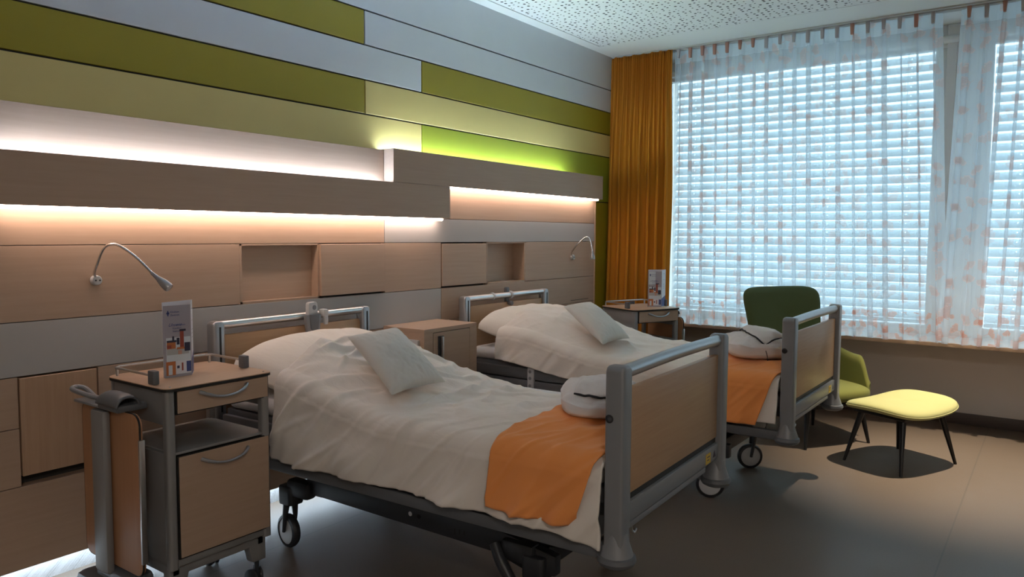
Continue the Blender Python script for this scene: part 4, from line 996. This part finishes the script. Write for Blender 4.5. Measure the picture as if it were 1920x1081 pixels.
# ------------------------------------------------------------------ brochures
def brochure(loc, rz, label, second=False):
    t = empty('brochure', loc, rz, label=label, cat='brochure', group='folded brochures standing on the bedside cabinets')
    H = 0.283; w = 0.104
    A0, A1 = Vector((0.022, -w / 2, 0)), Vector((0.030, w / 2, 0))         # front leaf faces +x
    B1_ = Vector((-0.035, w / 2 + 0.045, 0)); C0 = Vector((0.004, -w / 2 + 0.006, 0))
    def leaf(name, a, b, mat, h0=0, h1=H, off=0.0, u0=0, u1=1, th=0.0008, parent=t, z0b=None, z1b=None):
        d = (b - a).normalized(); n_ = Vector((d.y, -d.x, 0))
        p = a.lerp(b, u0) + n_ * off; q = a.lerp(b, u1) + n_ * off
        m = MB(); vs = []
        for k_, (pt, lo, hi) in enumerate(((p, h0, h1), (q, h0 if z0b is None else z0b, h1 if z1b is None else z1b))):
            for zz in (lo, hi):
                for s_ in (0, -th): vs.append(m.bm.verts.new(pt + n_ * s_ + Vector((0, 0, zz))))
        for f in ((0, 4, 6, 2), (1, 3, 7, 5), (0, 2, 3, 1), (4, 5, 7, 6), (2, 6, 7, 3), (0, 1, 5, 4)): m.bm.faces.new([vs[i] for i in f])
        bmesh.ops.recalc_face_normals(m.bm, faces=m.bm.faces[:])
        return m.build(name, M[mat], parent, smooth=False)
    back = leaf('back_leaf', C0, B1_, 'paper')
    side = leaf('side_leaf', A1, B1_, 'paper', 0.0, H - 0.003)
    leaf('blue_block', A1, B1_, 'ink_blue', 0.004, 0.062, 0.0006, 0.0, 1.0, 0.0004, side, 0.004, 0.085)
    for zz in (0.25, 0.205, 0.17, 0.155, 0.14): leaf('text_line', A1, B1_, 'ink_grey', zz, zz + 0.003, 0.0006, 0.3, 0.75, 0.0004, side)
    fr = leaf('front_leaf', A0, A1, 'paper_lilac', 0.0, H - 0.012)
    if second: leaf('top_fold', A0, A1, 'ink_pale', 0.17, H - 0.014, 0.0005, 0.05, 0.55, 0.0003, fr)
    def pic(mat, u0, u1, z0, z1, o=0.0008): leaf('picture', A0, A1, mat, z0, z1, o, u0, u1, 0.0004, fr)
    pic('ink_pale', 0.08, 0.97, 0.010, 0.150, 0.0004)
    pic('ink_grey', 0.10, 0.90, 0.085, 0.108); pic('ink_orange', 0.10, 0.42, 0.108, 0.132); pic('ink_red', 0.10, 0.26, 0.110, 0.122, 0.0012)
    pic('ink', 0.10, 0.45, 0.132, 0.140); pic('ink', 0.46, 0.56, 0.122, 0.148); pic('ink_red', 0.58, 0.72, 0.112, 0.172, 0.0010); pic('ink', 0.57, 0.80, 0.172, 0.180)
    pic('ink', 0.30, 0.37, 0.140, 0.155); pic('ink', 0.74, 0.95, 0.095, 0.128, 0.0012); pic('ink_skin', 0.50, 0.64, 0.085, 0.100, 0.0012); pic('ink_orange', 0.46, 0.74, 0.104, 0.112, 0.0014)
    pic('ink_orange', 0.06, 0.40, 0.008, 0.060, 0.0010); pic('ink_pale', 0.14, 0.28, 0.010, 0.046, 0.0014); pic('paper', 0.42, 0.97, 0.012, 0.060, 0.0009)
    pic('ink', 0.45, 0.54, 0.032, 0.042, 0.0013); pic('ink_red', 0.62, 0.68, 0.022, 0.052, 0.0013); pic('ink_blue', 0.80, 0.97, 0.016, 0.056, 0.0013)
    # emblem and lettering
    pic('ink_blue', 0.145, 0.185, 0.232, 0.252, 0.0010); pic('ink_blue', 0.115, 0.215, 0.239, 0.246, 0.0010)
    d = (A1 - A0).normalized(); rot = Matrix((( d.x, 0, d.y), (d.y, 0, -d.x), (0, 1, 0))).to_euler()
    def txt(body, u, z, size, shear=0.0, mat='ink_blue'):
        cu = bpy.data.curves.new('lettering', 'FONT'); cu.body = body; cu.size = size; cu.shear = shear; cu.extrude = 0.0001
        tmp = bpy.data.objects.new('tmp', cu); COL.objects.link(tmp); bpy.context.view_layer.update()
        me = bpy.data.meshes.new_from_object(tmp); bpy.data.objects.remove(tmp); bpy.data.curves.remove(cu)
        me.materials.clear(); me.materials.append(M[mat]); o = bpy.data.objects.new('lettering', me); COL.objects.link(o); o.parent = fr
        n_ = Vector((d.y, -d.x, 0)); o.location = A0.lerp(A1, u) + n_ * 0.0012 + Vector((0, 0, z)); o.rotation_euler = rot
    txt('Klinikum', 0.25, 0.244, 0.0095); txt('Zentrum', 0.25, 0.232, 0.0095)
    txt('Unsere', 0.16, 0.193, 0.017, 0.5); txt('Premium', 0.46, 0.194, 0.0095); txt('Komfort', 0.32, 0.182, 0.0095); txt('Station', 0.32, 0.171, 0.0095)
    return t
brochure((-2.705, 1.553, 0.8612), R(-1), 'white folded brochure standing on the near bedside cabinet')
brochure((-2.50, 5.32, 0.8612), R(-52), 'white folded brochure standing on the far bedside cabinet', True)

# ------------------------------------------------------------------ armchair and footstool
ca = math.atan2(-0.57, 0.82)
def chair():
    t = empty('armchair', (-1.355, 5.46, 0), ca, label='green upholstered armchair with a high back behind the far bed', cat='armchair')
    # local: front = +x, width = y
    def slab(z0, z1, hx, hy, r, mat, name, cx=0, n=40, dome=0.0, e=0.35):
        m = MB()
        def fn(u, v):
            th = u * 2 * PI; c, s_ = math.cos(th), math.sin(th)
            ph = (v - 0.5) * PI; k = max(0.0, math.cos(ph)) ** e; q = math.sin(ph)
            ex = lambda a, p: (abs(a) ** p) * (1 if a > 0 else -1)
            x = hx * ex(c, 0.5) * k; y = hy * ex(s_, 0.5) * k
            z = (z0 + z1) / 2 + (z1 - z0) / 2 * ex(q, 0.7) + dome * k * (1 - (x / hx) ** 2) * (1 - (y / hy) ** 2) * (1 if q > 0 else 0)
            return (cx + x, y, z)
        m.grid(fn, 72, 26, close_u=True)
        return m.build(name, M[mat], t, angle=180)
    seat = slab(0.29, 0.395, 0.29, 0.30, 0.05, 'green_fabric', 'seat', 0.03, dome=0.02)
    # curved shell: back and arms in one band
    m = MB()
    def ring(u, off, zz, flare):
        # U-shaped plan, opening to +x
        a = (u - 0.5) * 2
        L = 2.25; s_ = a * L / 2
        hw = 0.315 + off + flare; rad = 0.17; dx = -0.30 - off - flare
        # straight back half-width, corner arc, then arm
        b = hw - rad; arc = rad * PI / 2
        sa = abs(s_) * (b + arc + 0.33) / (L / 2)
        sg = 1 if s_ > 0 else -1
        if sa < b: return (dx, sg * sa)
        if sa < b + arc:
            th = (sa - b) / rad; return (dx + rad * (1 - math.cos(th)), sg * (b + rad * math.sin(th)))
        return (dx + rad + (sa - b - arc), sg * hw)
    def shell(u, v):
        a = abs(u - 0.5) * 2
        # v goes round the section: outer up, over the rim, inner down
        top = 0.615 - 0.05 * smooth01((a - 0.45) / 0.4) - 0.17 * smooth01((a - 0.86) / 0.14) ** 1.5
        bot = 0.275
        if v < 0.42: f = v / 0.42; off = 0.03; z = bot + (top - 0.03 - bot) * f
        elif v < 0.58: th = (v - 0.42) / 0.16 * PI; off = 0.03 * math.cos(th); z = top - 0.03 + 0.03 * math.sin(th); f = 1
        else: f = 1 - (v - 0.58) / 0.42; off = -0.03; z = bot + (top - 0.03 - bot) * f
        x, y = ring(u, off, z, 0.035 * ((z - bot) / 0.34))
        return (x, y, z)
    m.grid(shell, 90, 40); 
    b = m.build('back_shell', M['green_fabric'], t, angle=180, solid=0.01)
    # headrest panel
    m = MB()
    def head(u, v):
        th = u * 2 * PI; ph = (v - 0.5) * PI; k = max(0.0, math.cos(ph)) ** 0.25; q = math.sin(ph)
        ex = lambda a, p: (abs(a) ** p) * (1 if a > 0 else -1)
        yy = ex(math.cos(th), 0.33) * k; zz = ex(math.sin(th), 0.33) * k
        z = 0.795 + 0.240 * zz; wd = 0.318 + 0.030 * zz
        y = yy * wd; x = -0.345 - 0.05 * (zz) + 0.038 * ex(q, 0.8) + 0.045 * (yy) ** 2
        return (x, y, z)
    m.grid(head, 80, 22, close_u=True); m.build('headrest', M['green_shaded'], t, angle=180)
    m = MB(); m.box(-0.40, -0.33, -0.20, 0.20, 0.40, 0.62, 0.02); m.build('back_support', M['green_shaded'], t)
    m = MB(); m.box(-0.24, 0.26, -0.26, 0.26, 0.262, 0.288, 0.008); m.build('under_frame', M['black'], t)
    for sx, sy, ex_, ey in ((0.22, -0.22, 0.262, -0.265), (0.22, 0.22, 0.262, 0.265), (-0.20, -0.20, -0.26, -0.25), (-0.20, 0.20, -0.26, 0.25)):
        m = MB(); m.tube([(sx, sy, 0.27), (ex_, ey, 0.0)], [0.021, 0.010], 12); m.build('leg', M['black'], t)
    return t
chair()

def stool():
    a = math.atan2(0.51, 0.24) - PI / 2          # local y along the long side
    t = empty('footstool', (-0.745, 5.17, 0), a, label='pale green upholstered footstool with four black legs under the spotlight', cat='footstool')
    hx, hy = 0.245, 0.300
    def sad(x, y): return 0.024 * (abs(y) / hy) ** 2 - 0.016 * (abs(x) / hx) ** 2 + 0.012 * y / hy
    m = MB()
    def fn(u, v):
        th = u * 2 * PI; ph = (v - 0.5) * PI; k = max(0.0, math.cos(ph)) ** 0.32; q = math.sin(ph)
        ex = lambda a_, p: (abs(a_) ** p) * (1 if a_ > 0 else -1)
        x = hx * ex(math.cos(th), 0.48) * k * (1 - 0.05 * abs(math.sin(th))); y = hy * ex(math.sin(th), 0.48) * k
        z = 0.358 + (0.038 if q > 0 else 0.026) * ex(q, 0.75) + sad(x, y)
        return (x, y, z)
    m.grid(fn, 96, 28, close_u=True); c = m.build('cushion', M['green_light'], t, angle=180)
    m = MB(); pts = [Vector(fn(i / 96, 0.5)) for i in range(97)]; m.tube(pts, 0.0035, 6); m.build('piping', M['green_light'], c)
    m = MB(); m.box(-0.17, 0.17, -0.22, 0.22, 0.312, 0.334, 0.006); m.build('under_frame', M['black'], t)
    for sx in (-1, 1):
        for sy in (-1, 1):
            m = MB(); m.tube([(sx * 0.135, sy * 0.185, 0.325), (sx * 0.192, sy * 0.270, 0.0)], [0.020, 0.009], 12); m.build('leg', M['black'], t)
stool()

# ------------------------------------------------------------------ ceiling downlights and light
def downlight(x, y, energy, col, size, blend, label, tilt=(0, 0)):
    t = empty('downlight', (x, y, ZC - 0.02), label=label, cat='ceiling light', group='recessed ceiling downlights')
    m = MB(); m.lathe((x, y, ZC - 0.006), (0, 0, 1), [(0.045, 0.0), (0.055, 0.0), (0.057, 0.006), (0.044, 0.006), (0.045, 0)], 28); m.build('trim_ring', M['paint_white'], t, world=True)
    m = MB(); m.cyl((x, y, ZC - 0.0025), (x, y, ZC - 0.001), 0.044, n=24); m.build('lens', M['lamp_glow'], t, world=True)
    ld = bpy.data.lights.new('downlight_beam', 'SPOT'); ld.energy = energy; ld.color = col; ld.spot_size = R(size); ld.spot_blend = blend; ld.shadow_soft_size = 0.02
    lo = bpy.data.objects.new('downlight_beam', ld); COL.objects.link(lo); lo.location = (x, y, ZC - 0.03); lo.rotation_euler = (R(tilt[0]), R(tilt[1]), 0)
downlight(-0.35, 5.25, 420, (1.0, 0.84, 0.64), 56, 1.0, 'round ceiling downlight above the footstool')

# added fill panel, out of view behind the viewer, to brighten the room
t = empty('added_fill_panel', (1.2, -1.0, ZC), label='added square fill light panel on the ceiling, unseen behind the viewer', cat='ceiling light')
m = MB(); m.box(0.87, 1.53, -1.33, -0.67, ZC - 0.05, ZC - 0.001, 0.006); m.build('fill_frame', M['frame_white'], t, world=True)
m = MB(); m.box(0.90, 1.50, -1.30, -0.70, ZC - 0.055, ZC - 0.051); m.build('fill_face', M['fill_glow'], t, world=True, smooth=False)

w = bpy.data.worlds.new('sky'); sc.world = w; w.use_nodes = True
bg = w.node_tree.nodes['Background']; bg.inputs[0].default_value = (0.66, 0.86, 1.0, 1); bg.inputs[1].default_value = 2.25

sc.view_settings.view_transform = 'Standard'; sc.view_settings.look = 'None'; sc.view_settings.exposure = 0.64; sc.view_settings.gamma = 1.0
sc.view_settings.use_curve_mapping = False
